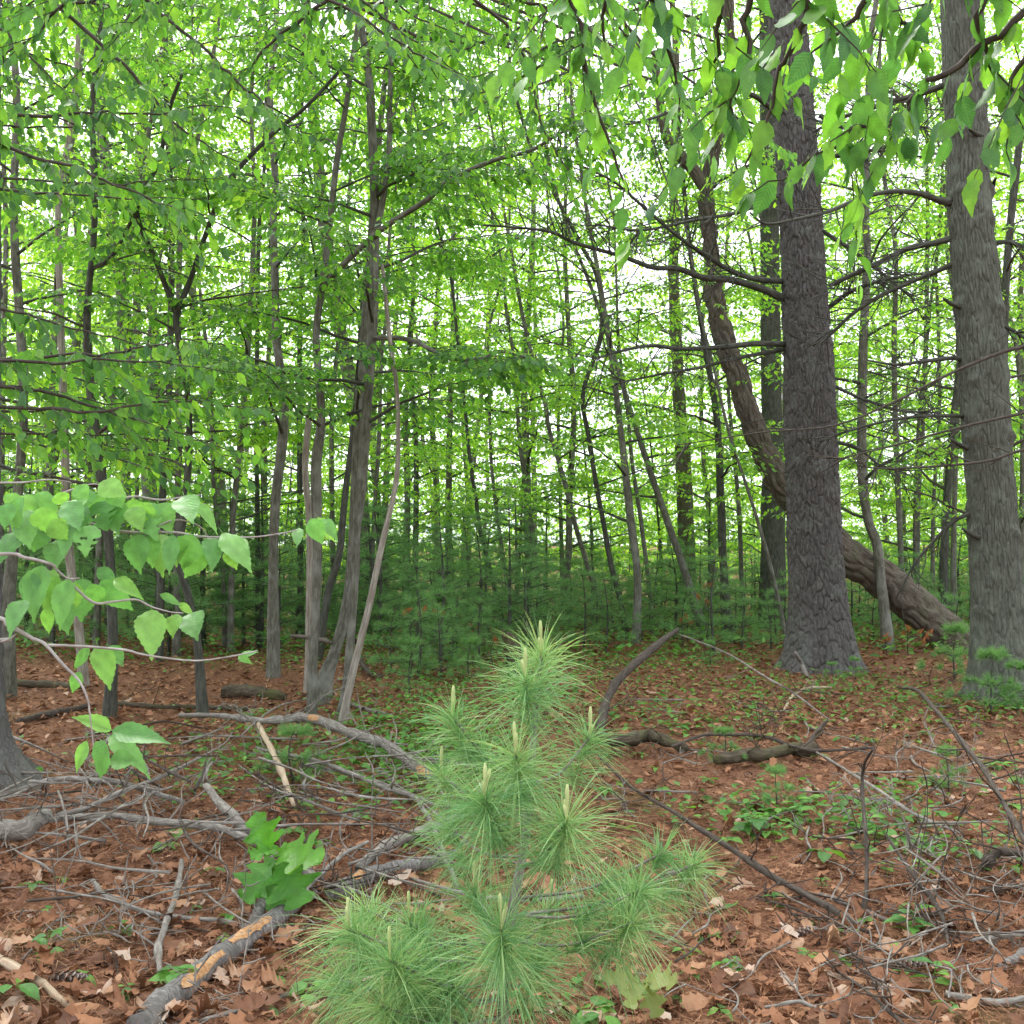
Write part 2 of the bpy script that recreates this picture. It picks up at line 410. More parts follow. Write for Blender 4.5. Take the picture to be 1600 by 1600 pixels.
def ground_mat():
    m, nt, nd, lk = new_mat('forest_floor')
    tc = nd.new('ShaderNodeTexCoord')
    n1 = nd.new('ShaderNodeTexNoise'); n1.inputs['Scale'].default_value = 34; n1.inputs['Detail'].default_value = 8; n1.inputs['Roughness'].default_value = 0.7
    lk.new(tc.outputs['Object'], n1.inputs['Vector'])
    r1 = ramp(nd, [(0.3, (.045, .022, .014)), (0.48, (.140, .065, .036)), (0.6, (.25, .125, .070)), (0.75, (.38, .28, .21))]); lk.new(n1.outputs['Fac'], r1.inputs['Fac'])
    n2 = nd.new('ShaderNodeTexNoise'); n2.inputs['Scale'].default_value = 0.9; n2.inputs['Detail'].default_value = 5; lk.new(tc.outputs['Object'], n2.inputs['Vector'])
    mr = nd.new('ShaderNodeMapRange'); lk.new(n2.outputs['Fac'], mr.inputs[0]); mr.inputs[1].default_value = 0.56; mr.inputs[2].default_value = 0.72; mr.inputs[3].default_value = 0; mr.inputs[4].default_value = 0.55
    mm = nd.new('ShaderNodeMix'); mm.data_type = 'RGBA'; lk.new(mr.outputs[0], mm.inputs['Factor']); lk.new(r1.outputs[0], mm.inputs[6]); mm.inputs[7].default_value = (.055, .085, .024, 1)
    b = nd.new('ShaderNodeBsdfPrincipled'); b.inputs['Roughness'].default_value = 0.95; b.inputs['Specular IOR Level'].default_value = 0.1
    lk.new(mm.outputs[2], b.inputs['Base Color'])
    n3 = nd.new('ShaderNodeTexNoise'); n3.inputs['Scale'].default_value = 60; n3.inputs['Detail'].default_value = 6; lk.new(tc.outputs['Object'], n3.inputs['Vector'])
    bp = nd.new('ShaderNodeBump'); bp.inputs['Strength'].default_value = 0.9; bp.inputs['Distance'].default_value = 0.03; lk.new(n3.outputs['Fac'], bp.inputs['Height'])
    lk.new(bp.outputs[0], b.inputs['Normal'])
    o = nd.new('ShaderNodeOutputMaterial'); lk.new(b.outputs[0], o.inputs[0])
    return m
M_ground = ground_mat()

# ------------------------------------------------------------------ ground
def make_ground():
    xs = np.concatenate([[-900, -300, -120, -60], np.linspace(-35, 35, 281), [60, 120, 300, 900]])
    ys = np.concatenate([[-900, -200, -60, -20], np.linspace(-6, 50, 281), [80, 150, 300, 1200]])
    X, Y = np.meshgrid(xs, ys)
    Z = hgt(X, Y)
    n, k = X.shape
    i = np.arange(n - 1)[:, None] * k; j = np.arange(k - 1)[None]
    q = np.stack([i + j, i + j + 1, i + k + j + 1, i + k + j], -1).reshape(-1, 4)
    g = Geo(); g.add(np.stack([X, Y, Z], -1).reshape(-1, 3), q)
    o = ob('ground', g.mesh('ground', [M_ground]), kind='structure')
    o['label'] = 'brown forest floor of needles and old leaves'
make_ground()
#@@PART2
# ------------------------------------------------------------------ foliage sprays
def mk_spray(L, step, droop=0.6):
    """a flat leafy twig along +x: leaf positions, axes, normals and its twig polylines"""
    P, D, N, tw = [], [], [], []
    def leaves(p0, dr, ln, s0):
        n = max(2, int(ln / step)); s = s0
        side = np.array([-dr[1], dr[0], 0.0])
        for i in range(n):
            t = (i + 0.6) / n
            p = p0 + dr * ln * t + np.array([0, 0, -0.10 * ln * t * t])
            a = dr * rng.uniform(.35, .7) + side * s * rng.uniform(.5, .9) + np.array([0, 0, -rng.uniform(.25, 1.3) * droop * 1.4])
            P.append(p); D.append(a)
            N.append(np.array([0, 0, 1.0]) + rng.normal(size=3) * .38)
            s = -s
        P.append(p0 + dr * ln + np.array([0, 0, -0.10 * ln])); D.append(dr + np.array([0, 0, -.7 * droop])); N.append(np.array([0, 0, 1.0]) + rng.normal(size=3) * .3)
        tw.append(np.array([p0, p0 + dr * ln * .5 + np.array([0, 0, -.025 * ln]), p0 + dr * ln + np.array([0, 0, -.10 * ln])]))
    x = np.array([1.0, 0, 0])
    n = max(3, int(L / (step * 1.8))); s = 1
    for i in range(n):
        t = (i + .5) / n
        p = x * L * t + np.array([0, .02 * rng.normal(), -.12 * L * t * t])
        a = s * rng.uniform(.7, 1.05)
        dr = np.array([math.cos(a), math.sin(a), rng.uniform(-.12, .08)])
        ln = L * (1 - t) * rng.uniform(.45, .75) + .06
        leaves(p, dr, ln, s)
        s = -s
    leaves(x * L * .55, np.array([1.0, .0, -.1]), L * .5, 1)
    tw.insert(0, np.array([[0, 0, 0], [L * .5, 0, -.03 * L], [L, 0, -.12 * L]]))
    return np.array(P), norm(np.array(D)), norm(np.array(N)), tw

SPRAYS = [mk_spray(rng.uniform(.38, .62), .048) for _ in range(9)]
SPRAYS_FAR = [mk_spray(rng.uniform(.6, .95), .085, .5) for _ in range(6)]

def lay_sprays(O, yaw, pitch, bank, far=False):
    """leaf arrays for sprays set at origins O with heading yaw; also twig polylines"""
    bank_ = SPRAYS_FAR if far else SPRAYS
    ids = rng.integers(0, len(bank_), len(O))
    PP, DD, NN, TT = [], [], [], []
    for k, (P, D, N, tw) in enumerate(bank_):
        w = np.where(ids == k)[0]
        if not len(w):
            continue
        X = np.stack([np.cos(yaw[w]) * np.cos(pitch[w]), np.sin(yaw[w]) * np.cos(pitch[w]), np.sin(pitch[w])], -1)
        Y = np.stack([-np.sin(yaw[w]), np.cos(yaw[w]), bank[w]], -1); Y = norm(Y)
        Z = np.cross(X, Y)
        R = np.stack([X, Y, Z], -1)
        PP.append((O[w][:, None] + np.einsum('mij,nj->mni', R, P)).reshape(-1, 3))
        DD.append(np.einsum('mij,nj->mni', R, D).reshape(-1, 3))
        NN.append(np.einsum('mij,nj->mni', R, N).reshape(-1, 3))
        for i, m in enumerate(w):
            for tt in (tw if not far else tw[:1]):
                TT.append(O[m] + tt @ R[i].T)
    return np.concatenate(PP), np.concatenate(DD), np.concatenate(NN), TT

def twig_batch(g, TT, r0, r1, mat):
    """three-sided twigs, three points each, in one go"""
    A = np.array(TT)
    n, k = A.shape[:2]
    T = norm(A[:, -1] - A[:, 0])
    ref = np.where(np.abs(T[:, 2:3]) > .8, np.array([[1.0, 0, 0]]), np.array([[0, 0, 1.0]]))
    Nn = norm(np.cross(T, ref)); B = np.cross(T, Nn)
    rad = np.linspace(r0, r1, k)
    th = np.arange(3) / 3 * 2 * PI
    v = A[:, :, None] + rad[None, :, None, None] * (np.cos(th)[None, None, :, None] * Nn[:, None, None] + np.sin(th)[None, None, :, None] * B[:, None, None])
    q = []
    for i in range(k - 1):
        for j in range(3):
            q.append([i * 3 + j, i * 3 + (j + 1) % 3, (i + 1) * 3 + (j + 1) % 3, (i + 1) * 3 + j])
    q = (np.array(q)[None] + (np.arange(n) * k * 3)[:, None, None]).reshape(-1, 4)
    g.add(v.reshape(-1, 3), q, None, mat, .5)

def branch_line(p0, az, L, rise, n=7, wob=.05):
    t = np.linspace(0, 1, n)
    dx = np.array([math.cos(az), math.sin(az), 0])
    p = p0 + dx[None] * (t * L)[:, None]
    p[:, 2] += rise * L * (t - .42 * t * t) 
    w = np.cumsum(rng.normal(size=(n, 3)) * wob * L / n * 1.6, axis=0); w -= w[0]
    return p + w

# single leaves: a grid leaf with toothed edge, unit length along x
def leaf_mesh(name, mat, wide=.62, droop=.25, fold_=.18, twist=0.0, tooth=.018, holes=False, n=11, peak=.36):
    ts = np.linspace(0, 1, n)
    w = np.where(ts < peak, np.sin(ts / peak * PI / 2) ** .75, np.cos(np.clip((ts - peak) / (1 - peak), 0, 1) * PI / 2) ** 1.15 * (1 - .12 * (ts > .85))) * wide / 2
    w[0] = .004; w[-1] = .002
    w = w + tooth * ((np.arange(n) % 2) * 2 - 1) * (np.arange(n) > 0) * (np.arange(n) < n - 1)
    us = np.array([-1, -.5, 0, .5, 1.0])
    V, BK = [], []
    for i, t in enumerate(ts):
        for u in us:
            y = u * w[i]
            z = -droop * t * t + fold_ * abs(y) + .012 * math.sin(t * 21 + u * 3) * abs(u)
            ang = twist * t
            V.append([t - .10 * droop * t * t, y * math.cos(ang), z + y * math.sin(ang)]); BK.append([t, y, 0])
    # stalk
    k = len(us); q = []
    for i in range(n - 1):
        for j in range(k - 1):
            if holes and (i, j) in ((5, 1), (6, 3), (7, 0), (8, 3)):
                continue
            a = i * k + j
            q.append([a, a + k, a + k + 1, a + 1])
    g = Geo(); g.add(V, q, None, 0, .5, BK)
    g.add([[-.14, 0, .02], [-.14, .012, .02], [0.03, .008, 0], [0.03, -.008, 0]], [[0, 1, 2, 3]], None, 0, .5, [[.0, 0, 0]] * 4)
    return g.mesh(name, [mat])

LEAFVAR = [leaf_mesh('beech_leaf', M_leaf_obj, rng.uniform(.44, .60), rng.uniform(.0, .4), rng.uniform(-.15, .4), rng.uniform(-.4, .4), n=9, holes=k in (4, 9)) for k in range(12)]

def single_leaves(parent, org, P, D, N, size, variants, name='leaf'):
    for i in range(len(P)):
        o = ob(name, variants[i % len(variants)], parent)
        o.matrix_basis = frame(P[i] - org, D[i], N[i], float(size[i]))

def dress(root, org, P, D, N, TT, size, near, nsingle=0, mats=None, tw_r=(.0028, .001), tint0=.5, far=False, parent_name='crown'):
    """puts leaves on a plant: the largest in view as single leaf parts, the rest as one crown part"""
    tint = np.clip(tint0 + rng.normal(size=len(P)) * .22, 0, 1)
    rest = np.ones(len(P), bool)
    crown = ob(parent_name, None, root, 'stuff') if False else bpy.data.objects.new(parent_name, bpy.data.meshes.new(parent_name))
    COL.objects.link(crown); crown.parent = root; crown['kind'] = 'stuff'
    if nsingle:
        x, y, d = proj(P + D * size[:, None] * .5)
        vis = (x > -20) & (x < 1620) & (y > -20) & (y < 1620) & (d > .5)
        sc = np.where(vis, size / np.maximum(d, .3), 0)
        pick = np.argsort(-sc)[:nsingle]; pick = pick[sc[pick] > 0]
        rest[pick] = False
        single_leaves(crown, org, P[pick], D[pick], N[pick], size[pick], LEAFVAR)
    g = Geo()
    put(g, KITE if far else LEAF6, P[rest], D[rest], N[rest], size[rest], rng.uniform(.9, 1.15, rest.sum()), 0, tint[rest])
    if TT:
        twig_batch(g, TT, tw_r[0], tw_r[1], 1)
    crown.data = g.mesh(parent_name, mats or [M_leaf, M_twig], org, smooth=False)
    return crown

# ------------------------------------------------------------------ broadleaf trees
def crown_arrays(trunk, rad, zmin, ztop, dens, Lmax, far=False, rise=(.15, .6), sink=None, gap=.2, azs=None):
    """branches up a trunk polyline and the sprays on them"""
    z = trunk[:, 2]
    nb = max(3, int((ztop - zmin) * dens))
    lines, O, yaw, pit = [], [], [], []
    a0 = rng.uniform(0, 6.28)
    for b in range(nb):
        zz = zmin + (ztop - zmin) * ((b + rng.uniform(0, 1)) / nb)
        i = int(np.argmin(np.abs(z - zz)))
        p0 = trunk[i]
        az = a0 + b * 2.4 + rng.normal() * .4
        if azs is not None and rng.uniform() < azs[1]:
            az = azs[0] + rng.normal() * .7
        fr = (zz - zmin) / max(.1, ztop - zmin)
        L = Lmax * rng.uniform(.5, 1.0) * (1 - .35 * fr)
        ln = branch_line(p0, az, L, rng.uniform(*rise))
        lines.append((ln, max(.006, min(rad[i] * .42, .022 if not far else .03))))
        seg = np.linspace(.25, .97, max(2, int(L / gap)))
        s = 1
        for t in seg:
            k = t * (len(ln) - 1); j = int(k); f = k - j
            p = ln[j] * (1 - f) + ln[min(j + 1, len(ln) - 1)] * f
            O.append(p); yaw.append(az + s * rng.uniform(.5, 1.1)); pit.append(rng.uniform(-.25, .2)); s = -s
        O.append(ln[-1]); yaw.append(az + rng.normal() * .2); pit.append(rng.uniform(-.3, .1))
    O = np.array(O); yaw = np.array(yaw); pit = np.array(pit)
    return lines, O, yaw, pit

def trace_trunk(pts, d, dtop=None, up=True):
    """pixel points (x, y, width) from the ground up -> world polyline and radii"""
    pts = np.array(pts, float)
    n = len(pts)
    dd = np.linspace(d, dtop if dtop else d, n)
    P = np.array([W(p[0], p[1], q) for p, q in zip(pts, dd)])
    r = pts[:, 2] / 1600.0 * dd / 2 * np.where(pts[:, 2] < 25, .86, 1.0)
    return P, r

def extend_up(P, r, ztop):
    P = list(P); r = list(r)
    dr = norm(P[-1] - P[-2]); dr[2] = max(dr[2], .75); dr = norm(dr)
    while P[-1][2] < ztop:
        dr = norm(dr + np.array([rng.normal() * .08, rng.normal() * .08, .12]))
        P.append(P[-1] + dr * .7); r.append(max(.012, r[-1] * .93))
    return np.array(P), np.array(r)

TREES = []
def tree(label, pts, name='understory_tree', d=None, mat=None, zmin=2.2, dens=2.6, Lmax=1.9, limbs=(), nsingle=0, group=None, leafy=True, single_br=True, ext=True, lean_d=0.0, base_flare=1.25, tint0=.5, sides=10, azs=None, ztop=None, cat='tree'):
    pts = list(pts)
    if d is None:
        d = gdepth(pts[0][1])
    P, r = trace_trunk(pts, d, d + lean_d)
    # stand it on the ground
    gz = float(hgt(P[0][0], P[0][1]))
    P[0][2] = min(P[0][2], gz)
    if P[0][2] < gz - .02 or P[0][2] > gz: P[0][2] = gz
    if P[0][2] >= gz: pass
    zt = CAM_H + 1000.0 / 1600 * d
    if ext:
        P, r = extend_up(P, r, (ztop or zt) + 1.0)
    P = np.vstack([P[0] - np.array([0, 0, .06]), P]); r = np.concatenate([[r[0] * base_flare * 1.1], r])
    r[1] *= base_flare
    root = thing(name, label, cat, (P[1][0], P[1][1], gz), group)
    org = loc_of(root)
    g = Geo()
    tp, tr = tube(g, P, r, sides, 0, .5, True, .03, k=5)
    ob('trunk', g.mesh('trunk', [mat or M_bark_grey], org), root)
    for lp, d0, d1 in limbs:
        LP = np.array(lp, float); dd = np.linspace(d0, d1, len(LP))
        LW = np.array([W(a[0], a[1], q) for a, q in zip(LP, dd)])
        g = Geo(); tube(g, LW, LP[:, 2] / 1600 * dd / 2, 7, 0, .5, True, .02, k=4)
        ob('limb', g.mesh('limb', [mat or M_bark_grey], org), root)
    if leafy:
        far = d > 14
        top = (ztop or zt) + .4
        lines, O, yaw, pit = crown_arrays(tp, tr, zmin, top, dens, Lmax, far, gap=.2 if not far else .3, azs=azs)
        for lp, d0, d1 in limbs:     # the traced limbs carry leaves too
            LP = np.array(lp, float); dd = np.linspace(d0, d1, len(LP))
            LW = catmull(np.array([W(a[0], a[1], q) for a, q in zip(LP, dd)]), 5)
            ex = np.array([LW[i] for i in range(len(LW) // 3, len(LW))])
            O = np.vstack([O, ex]); h = math.atan2(*(LW[-1] - LW[0])[[1, 0]])
            yaw = np.concatenate([yaw, h + rng.choice([-1, 1], len(ex)) * rng.uniform(.5, 1.2, len(ex))]); pit = np.concatenate([pit, rng.uniform(-.3, .1, len(ex))])
        Pl, Dl, Nl, TT = lay_sprays(O, yaw, pit, rng.normal(size=len(O)) * .15, far)
        gb = Geo()
        for ln, rb in lines:
            if single_br:
                gb = Geo()
            tube(gb, ln, np.linspace(rb, .003, len(ln)), 5, 0, .5, False, 0, k=2)
            if single_br:
                ob('branch', gb.mesh('branch', [M_twig if mat is not M_bark_grey else M_bark_dark], org), root)
        size = rng.uniform(.052, .085, len(Pl)) * (1.0 if not far else 1.3)
        cr = dress(root, org, Pl, Dl, Nl, TT, size, not far, nsingle, tint0=tint0, far=far)
        if not single_br:
            ob('branches', gb.mesh('branches', [M_bark_dark], org), root, 'stuff')
    return root

# traced trees: pixel (x, y, width) from the foot upwards
tree('smooth grey tree leaning right at its foot in the clump beside the bleached snag', [(502, 1098, 30), (508, 1060, 27), (522, 1022, 22), (538, 965, 20), (548, 900, 19), (553, 820, 18), (556, 740, 17), (560, 660, 16), (566, 560, 15), (575, 440, 14), (585, 300, 12), (598, 160, 10), (606, 60, 9)], mat=M_bark_grey, zmin=2.6, nsingle=120)
tree('straight ringed grey tree in the clump, tall and dividing high up', [(533, 1118, 18), (541, 1070, 16), (549, 980, 16), (555, 880, 17), (556, 830, 17), (565, 760, 18), (573, 640, 18), (580, 550, 18), (584, 470, 17), (586, 340, 16), (581, 200, 16), (574, 100, 14)], mat=M_bark_grey, zmin=2.6,
     limbs=[([(586, 372, 10), (597, 320, 10), (608, 236, 9), (609, 170, 9), (612, 80, 8)], 9.2, 9.3), ([(585, 528, 9), (620, 528, 8), (650, 534, 8), (674, 547, 7), (706, 560, 7), (753, 560, 6), (783, 549, 5), (827, 560, 4)], 9.2, 8.0)], nsingle=120)
tree('lichen-spotted grey tree with kinked stem and long dark side limb', [(487, 1120, 18), (489, 1036, 17), (494, 940, 16), (496, 867, 17), (494, 732, 20), (502, 648, 16), (494, 530, 13), (503, 450, 13), (513, 371, 12), (526, 253, 11), (540, 170, 10), (552, 84, 10), (566, 0, 9)], mat=M_bark_grey, zmin=2.2,
     limbs=[([(504, 452, 10), (530, 420, 10), (597, 358, 9), (665, 314, 9), (705, 280, 8), (773, 250, 7), (827, 236, 6), (867, 213, 5), (918, 186, 4)], 9.1, 7.2)], nsingle=150)
tree('dark slender tree forked into a wide V above a bare stem', [(317, 1116, 20), (309, 1010, 15), (293, 927, 15), (278, 870, 14), (288, 800, 13), (296, 690, 12), (292, 607, 11), (280, 535, 11), (276, 492, 12), (298, 436, 10), (330, 342, 9), (355, 285, 9), (420, 215, 8), (480, 165, 7), (545, 95, 6)], mat=M_bark_dark, zmin=2.0, ext=False, Lmax=1.7,
     limbs=[([(276, 492, 9), (245, 410, 8), (213, 326, 8), (248, 255, 7), (262, 180, 7), (285, 115, 5)], 9.36, 8.8)], nsingle=150)
tree('brown-grey straight tree with a slight bend, alone between the clump and the V-forked tree', [(427, 1062, 22), (427, 900, 18), (430, 790, 18), (442, 680, 19), (442, 610, 17), (432, 530, 15), (430, 440, 14), (427, 337, 13), (430, 280, 13), (422, 150, 11)], mat=M_bark_grey, zmin=2.6, nsingle=60)
tree('knobbly dark tree behind the drooping beech leaves', [(171, 1120, 22), (176, 1010, 19), (173, 900, 17), (166, 800, 17), (152, 700, 18), (141, 600, 16), (136, 490, 13), (146, 380, 11), (148, 300, 11), (145, 150, 10)], mat=M_bark_dark, zmin=2.0, limbs=[([(150, 415, 8), (175, 400, 7), (205, 345, 6), (240, 270, 5)], 9.2, 9.0)], nsingle=120)
tree('grey-brown tree half cut off beside the mossy logs', [(4, 1090, 34), (8, 980, 28), (20, 860, 20), (36, 660, 17), (33, 530, 16), (24, 400, 15), (22, 300, 14), (26, 150, 13)], mat=M_bark_grey, zmin=2.0, nsingle=80)
tree('pale brown barkless dead tree behind the drooping beech leaves', [(132, 1075, 17), (122, 970, 16), (108, 860, 16), (103, 760, 15), (101, 680, 14), (96, 540, 13), (92, 400, 11), (92, 300, 10)], name='dead_tree', mat=M_bark_dead, leafy=False)
snagp = [(535, 1130, 16), (541, 1098, 15), (551, 1052, 14), (565, 995, 13), (577, 945, 12), (597, 850, 11), (619, 752, 9), (622, 665, 8), (619, 597, 8), (611, 547, 8), (600, 440, 7), (595, 400, 4)]
tree('bleached bare snag leaning and twisting at the front of the clump', snagp, name='dead_snag', mat=M_bark_dead, leafy=False, ext=False)
tree('broken-topped reddish dead stem beside the lichen-spotted tree', [(481, 1085, 13), (482, 1000, 12), (484, 834, 12), (477, 732, 12), (482, 660, 11), (484, 626, 5)], name='dead_snag', mat=M_bark_dead, leafy=False, ext=False)
tree('dark curving stem behind the clump', [(497, 1010, 14), (512, 928, 14), (530, 867, 13), (540, 766, 12), (553, 665, 11), (561, 564, 10)], mat=M_bark_dark, zmin=3, dens=2.0, d=13.5, single_br=False)

BG = 'slender background trees behind the clump'
SL = 'slender grey trunk standing in the wood behind the young pines'
mid = [
    ([(250, 1000, 13), (254, 773, 13), (261, 682, 12), (266, 540, 12), (268, 340, 11), (260, 170, 10)], 13.5),
    ([(276, 1000, 13), (278, 773, 12), (280, 682, 12), (278, 557, 11), (283, 340, 10), (296, 270, 9)], 14.0),
    ([(150, 1000, 12), (162, 705, 12), (170, 665, 11), (182, 557, 11), (196, 420, 9)], 14.5),
    ([(360, 1000, 11), (363, 834, 11), (368, 766, 11), (378, 665, 11), (388, 530, 10), (396, 380, 9)], 14.5),
    ([(404, 1000, 9), (402, 783, 9), (400, 682, 8), (402, 530, 8), (405, 350, 7)], 15.5),
    ([(352, 1000, 9), (348, 884, 9), (334, 766, 8), (331, 665, 8), (324, 557, 7)], 15.0),
    ([(215, 1000, 8), (214, 760, 8), (216, 640, 7), (226, 560, 6)], 17.0),
    ([(80, 1000, 13), (78, 700, 12), (84, 560, 11), (90, 400, 9)], 16.0),
    ([(470, 1000, 10), (468, 560, 9), (474, 380, 8)], 17.0),
    ([(576, 990, 8), (585, 800, 8), (592, 690, 8), (596, 560, 7)], 16.0),
    ([(522, 990, 9), (518, 700, 9), (522, 600, 8), (540, 420, 7)], 17.0),
    ([(0, 1000, 12), (2, 700, 12), (8, 450, 10)], 15.0),
    ([(790, 985, 9), (766, 891, 8), (751, 834, 8), (744, 783, 7), (734, 716, 7), (726, 631, 6), (719, 570, 6)], 17.5),
    ([(800, 985, 8), (786, 867, 7), (776, 800, 7), (768, 726, 6), (765, 648, 6), (763, 564, 5)], 19.0),
    ([(848, 975, 11), (840, 901, 10), (830, 817, 9), (824, 766, 9), (813, 699, 8), (806, 600, 7)], 20.0),
    ([(956, 988, 12), (938, 942, 10), (918, 884, 9), (898, 817, 9), (881, 749, 9), (859, 675, 8), (852, 631, 8), (840, 591, 7), (818, 500, 7), (800, 400, 6), (786, 320, 5)], 17.6),
    ([(978, 1000, 12), (972, 952, 10), (955, 884, 10), (943, 817, 9), (932, 760, 9), (920, 682, 9), (911, 614, 8), (940, 520, 9), (935, 439, 9), (911, 388, 8), (867, 304, 7)], 16.5),
    ([(994, 1006, 15), (996, 901, 14), (986, 817, 15), (976, 726, 13), (966, 640, 11), (950, 520, 10), (930, 400, 8)], 15.8),
    ([(1104, 998, 16), (1067, 884, 14), (1046, 824, 13), (1026, 766, 12), (1009, 716, 11), (985, 640, 9), (960, 560, 8)], 16.5),
    ([(1018, 1000, 9), (1016, 935, 8), (1002, 817, 8), (989, 733, 7), (980, 640, 6)], 18.0),
    ([(1142, 1000, 17), (1131, 901, 15), (1127, 800, 15), (1121, 665, 13), (1105, 560, 11), (1085, 440, 9)], 16.3),
    ([(1231, 996, 8), (1212, 918, 7), (1195, 851, 7), (1171, 773, 6), (1138, 672, 6), (1112, 560, 5)], 15.0),
    ([(1388, 1012, 21), (1378, 918, 18), (1370, 851, 18), (1356, 810, 17), (1347, 732, 18), (1348, 564, 17), (1355, 400, 14), (1353, 337, 13), (1357, 135, 11)], 14.9),
    ([(1411, 985, 12), (1409, 901, 11), (1402, 732, 11), (1397, 564, 10), (1400, 400, 9)], 18.0),
    ([(1475, 985, 17), (1475, 867, 16), (1486, 699, 14), (1500, 560, 12)], 17.5),
    ([(1489, 975, 11), (1491, 800, 10), (1495, 682, 9), (1500, 560, 8)], 19.0),
    ([(1431, 970, 8), (1430, 800, 8), (1437, 640, 7), (1450, 520, 6)], 20.0),
    ([(1458, 980, 8), (1458, 800, 7), (1468, 640, 7), (1465, 480, 6)], 19.5),
    ([(1558, 990, 15), (1570, 506, 14), (1577, 371, 14), (1593, 219, 13), (1604, 80, 11)], 15.5),
    ([(1592, 980, 10), (1598, 700, 9), (1590, 560, 8)], 19.0),
    ([(1160, 985, 8), (1155, 800, 8), (1140, 640, 7)], 20.0),
    ([(880, 970, 8), (876, 800, 7), (872, 650, 6)], 23.0),
    ([(648, 970, 10), (650, 700, 9), (640, 560, 8)], 22.0),
    ([(700, 965, 12), (702, 700, 11), (706, 560, 10)], 24.0),
]
MIDL = ['slim grey tree, twin stem nearer the knobbly dark tree, behind the V-forked one', 'slim grey tree, twin stem hard behind the V-forked tree', 'slim tree leaning right behind the knobbly dark tree',
    'slim tree leaning right between the V-forked and brown-grey trees', 'very thin straight tree just beside the brown-grey one', 'thin tree bending left behind the V-forked stem', 'thin wavy dark sapling between the knobbly and twin-stemmed trees', 'grey trunk shadowing the barkless dead tree',
    'thin straight trunk glimpsed between the brown-grey tree and the clump', 'thin trunk glimpsed just behind the bleached snag', 'thin trunk seen through the middle of the clump', 'grey trunk behind the tree half cut off by the mossy logs',
    'thin dark sapling leaning left out of the pine thicket', 'thinnest dark sapling rising from the thicket, twin of the leaning one', 'dark tree curving out of the thicket behind the foreground sapling', 'slim long tree leaning steeply left with its foot beside the open litter',
    'slim tree leaning left, kinked high up, second of the leaning group', 'pale upright tree with a swollen knot among the leaning group', 'pale bare sapling leaning left with rusty needles at its side', 'thin stem tucked behind the knotted pale tree', 'upright dark-footed tree between the pale leaning sapling and the thick pine',
    'whip-thin stem bowing left at the foot of the thick pine', 'crooked grey tree standing behind the leaning trunk between the two pines', 'straight dark-grey trunk between the two pines', 'greenish upright trunk beside the grey-green pine', 'slimmer straight trunk touching the greenish one by the grey-green pine',
    'thin sapling between the straight trunk and the greenish trunk', 'thin bent sapling crossing behind dead pine limbs', 'grey trunk leaning out behind the grey-green pine', 'thin trunk beyond the grey-green pine', 'thin stem behind the upright dark-footed tree', 'thin distant stem in the bright gap', 'distant trunk behind the snag seen over the thicket', 'distant grey trunk over the thicket beside the thin dark saplings']
for k, (pp, dd) in enumerate(mid):
    tree(MIDL[k], pp, d=dd, mat=M_bark_grey if k % 4 else M_bark_dark, zmin=1.7 if dd < 16 else 2.1, dens=1.7, Lmax=2.6, group=None, single_br=True, sides=8, tint0=.82)

# the leaning tree and the dark trunk behind the big pine
lean = [(a, b, w * (1.0 if a > 1300 else .86 if a > 1200 else .76)) for a, b, w in [(1510, 1022, 62), (1478, 990, 60), (1440, 955, 58), (1380, 905, 56), (1320, 865, 54), (1262, 805, 52), (1212, 740, 48), (1178, 670, 44), (1152, 590, 42), (1130, 525, 40), (1118, 470, 36), (1112, 400, 32), (1104, 300, 30), (1120, 225, 28), (1135, 160, 24), (1140, 60, 20)]]
tree('thick furrowed tree leaning far over behind the large pine and forking', lean, name='leaning_tree', d=15.2, mat=M_bark_brown, zmin=6.2, dens=2.0, Lmax=2.2, sides=20, single_br=False, base_flare=1.1,
     limbs=[([(1106, 300, 22), (1085, 268, 20), (1060, 240, 18), (1042, 215, 16), (1030, 150, 13), (1024, 80, 11)], 15.2, 15.0), ([(1082, 268, 14), (1078, 235, 11), (1072, 205, 9)], 15.2, 15.3)])
tree('very dark upright trunk behind the large pine', [(1207, 990, 36), (1208, 750, 34), (1205, 600, 32), (1203, 400, 30), (1200, 200, 26), (1196, 60, 22)], d=19.0, mat=M_bark_dark, zmin=6, dens=1.2, Lmax=2.2, single_br=False, sides=12)
tree('brown scaly trunk standing far behind the pale leaning saplings', [(1074, 985, 28), (1075, 920, 27), (1068, 732, 25), (1060, 600, 22), (1052, 420, 19)], d=23.0, mat=M_bark_brown, zmin=6, dens=1.0, Lmax=2.4, single_br=False, sides=12)

# ------------------------------------------------------------------ the two large pines
def worley(u, v, nu, seed, warp=.35):
    """F2-F1 of jittered cells; u is periodic with nu cells"""
    r = np.random.default_rng(seed)
    nv = int(v.max()) + 4
    jx = r.uniform(.1, .9, (nu, nv)); jy = r.uniform(.05, .95, (nu, nv)); hh = r.uniform(0, 1, (nu, nv))
    iu = np.floor(u).astype(int); iv = np.floor(v).astype(int)
    f1 = np.full(u.shape, 9.0); f2 = f1.copy(); h = np.zeros(u.shape)
    for a in (-1, 0, 1):
        for b in (-1, 0, 1):
            cu, cv = iu + a, np.clip(iv + b, 0, nv - 1)
            m = cu % nu
            dx = cu + jx[m, cv] - u; dy = iv + b + jy[m, cv] - v
            dd = np.sqrt(dx * dx + dy * dy)
            n = dd < f1
            f2 = np.where(n, f1, np.minimum(f2, dd)); h = np.where(n, hh[m, cv], h); f1 = np.where(n, dd, f1)
    return f2 - f1, h

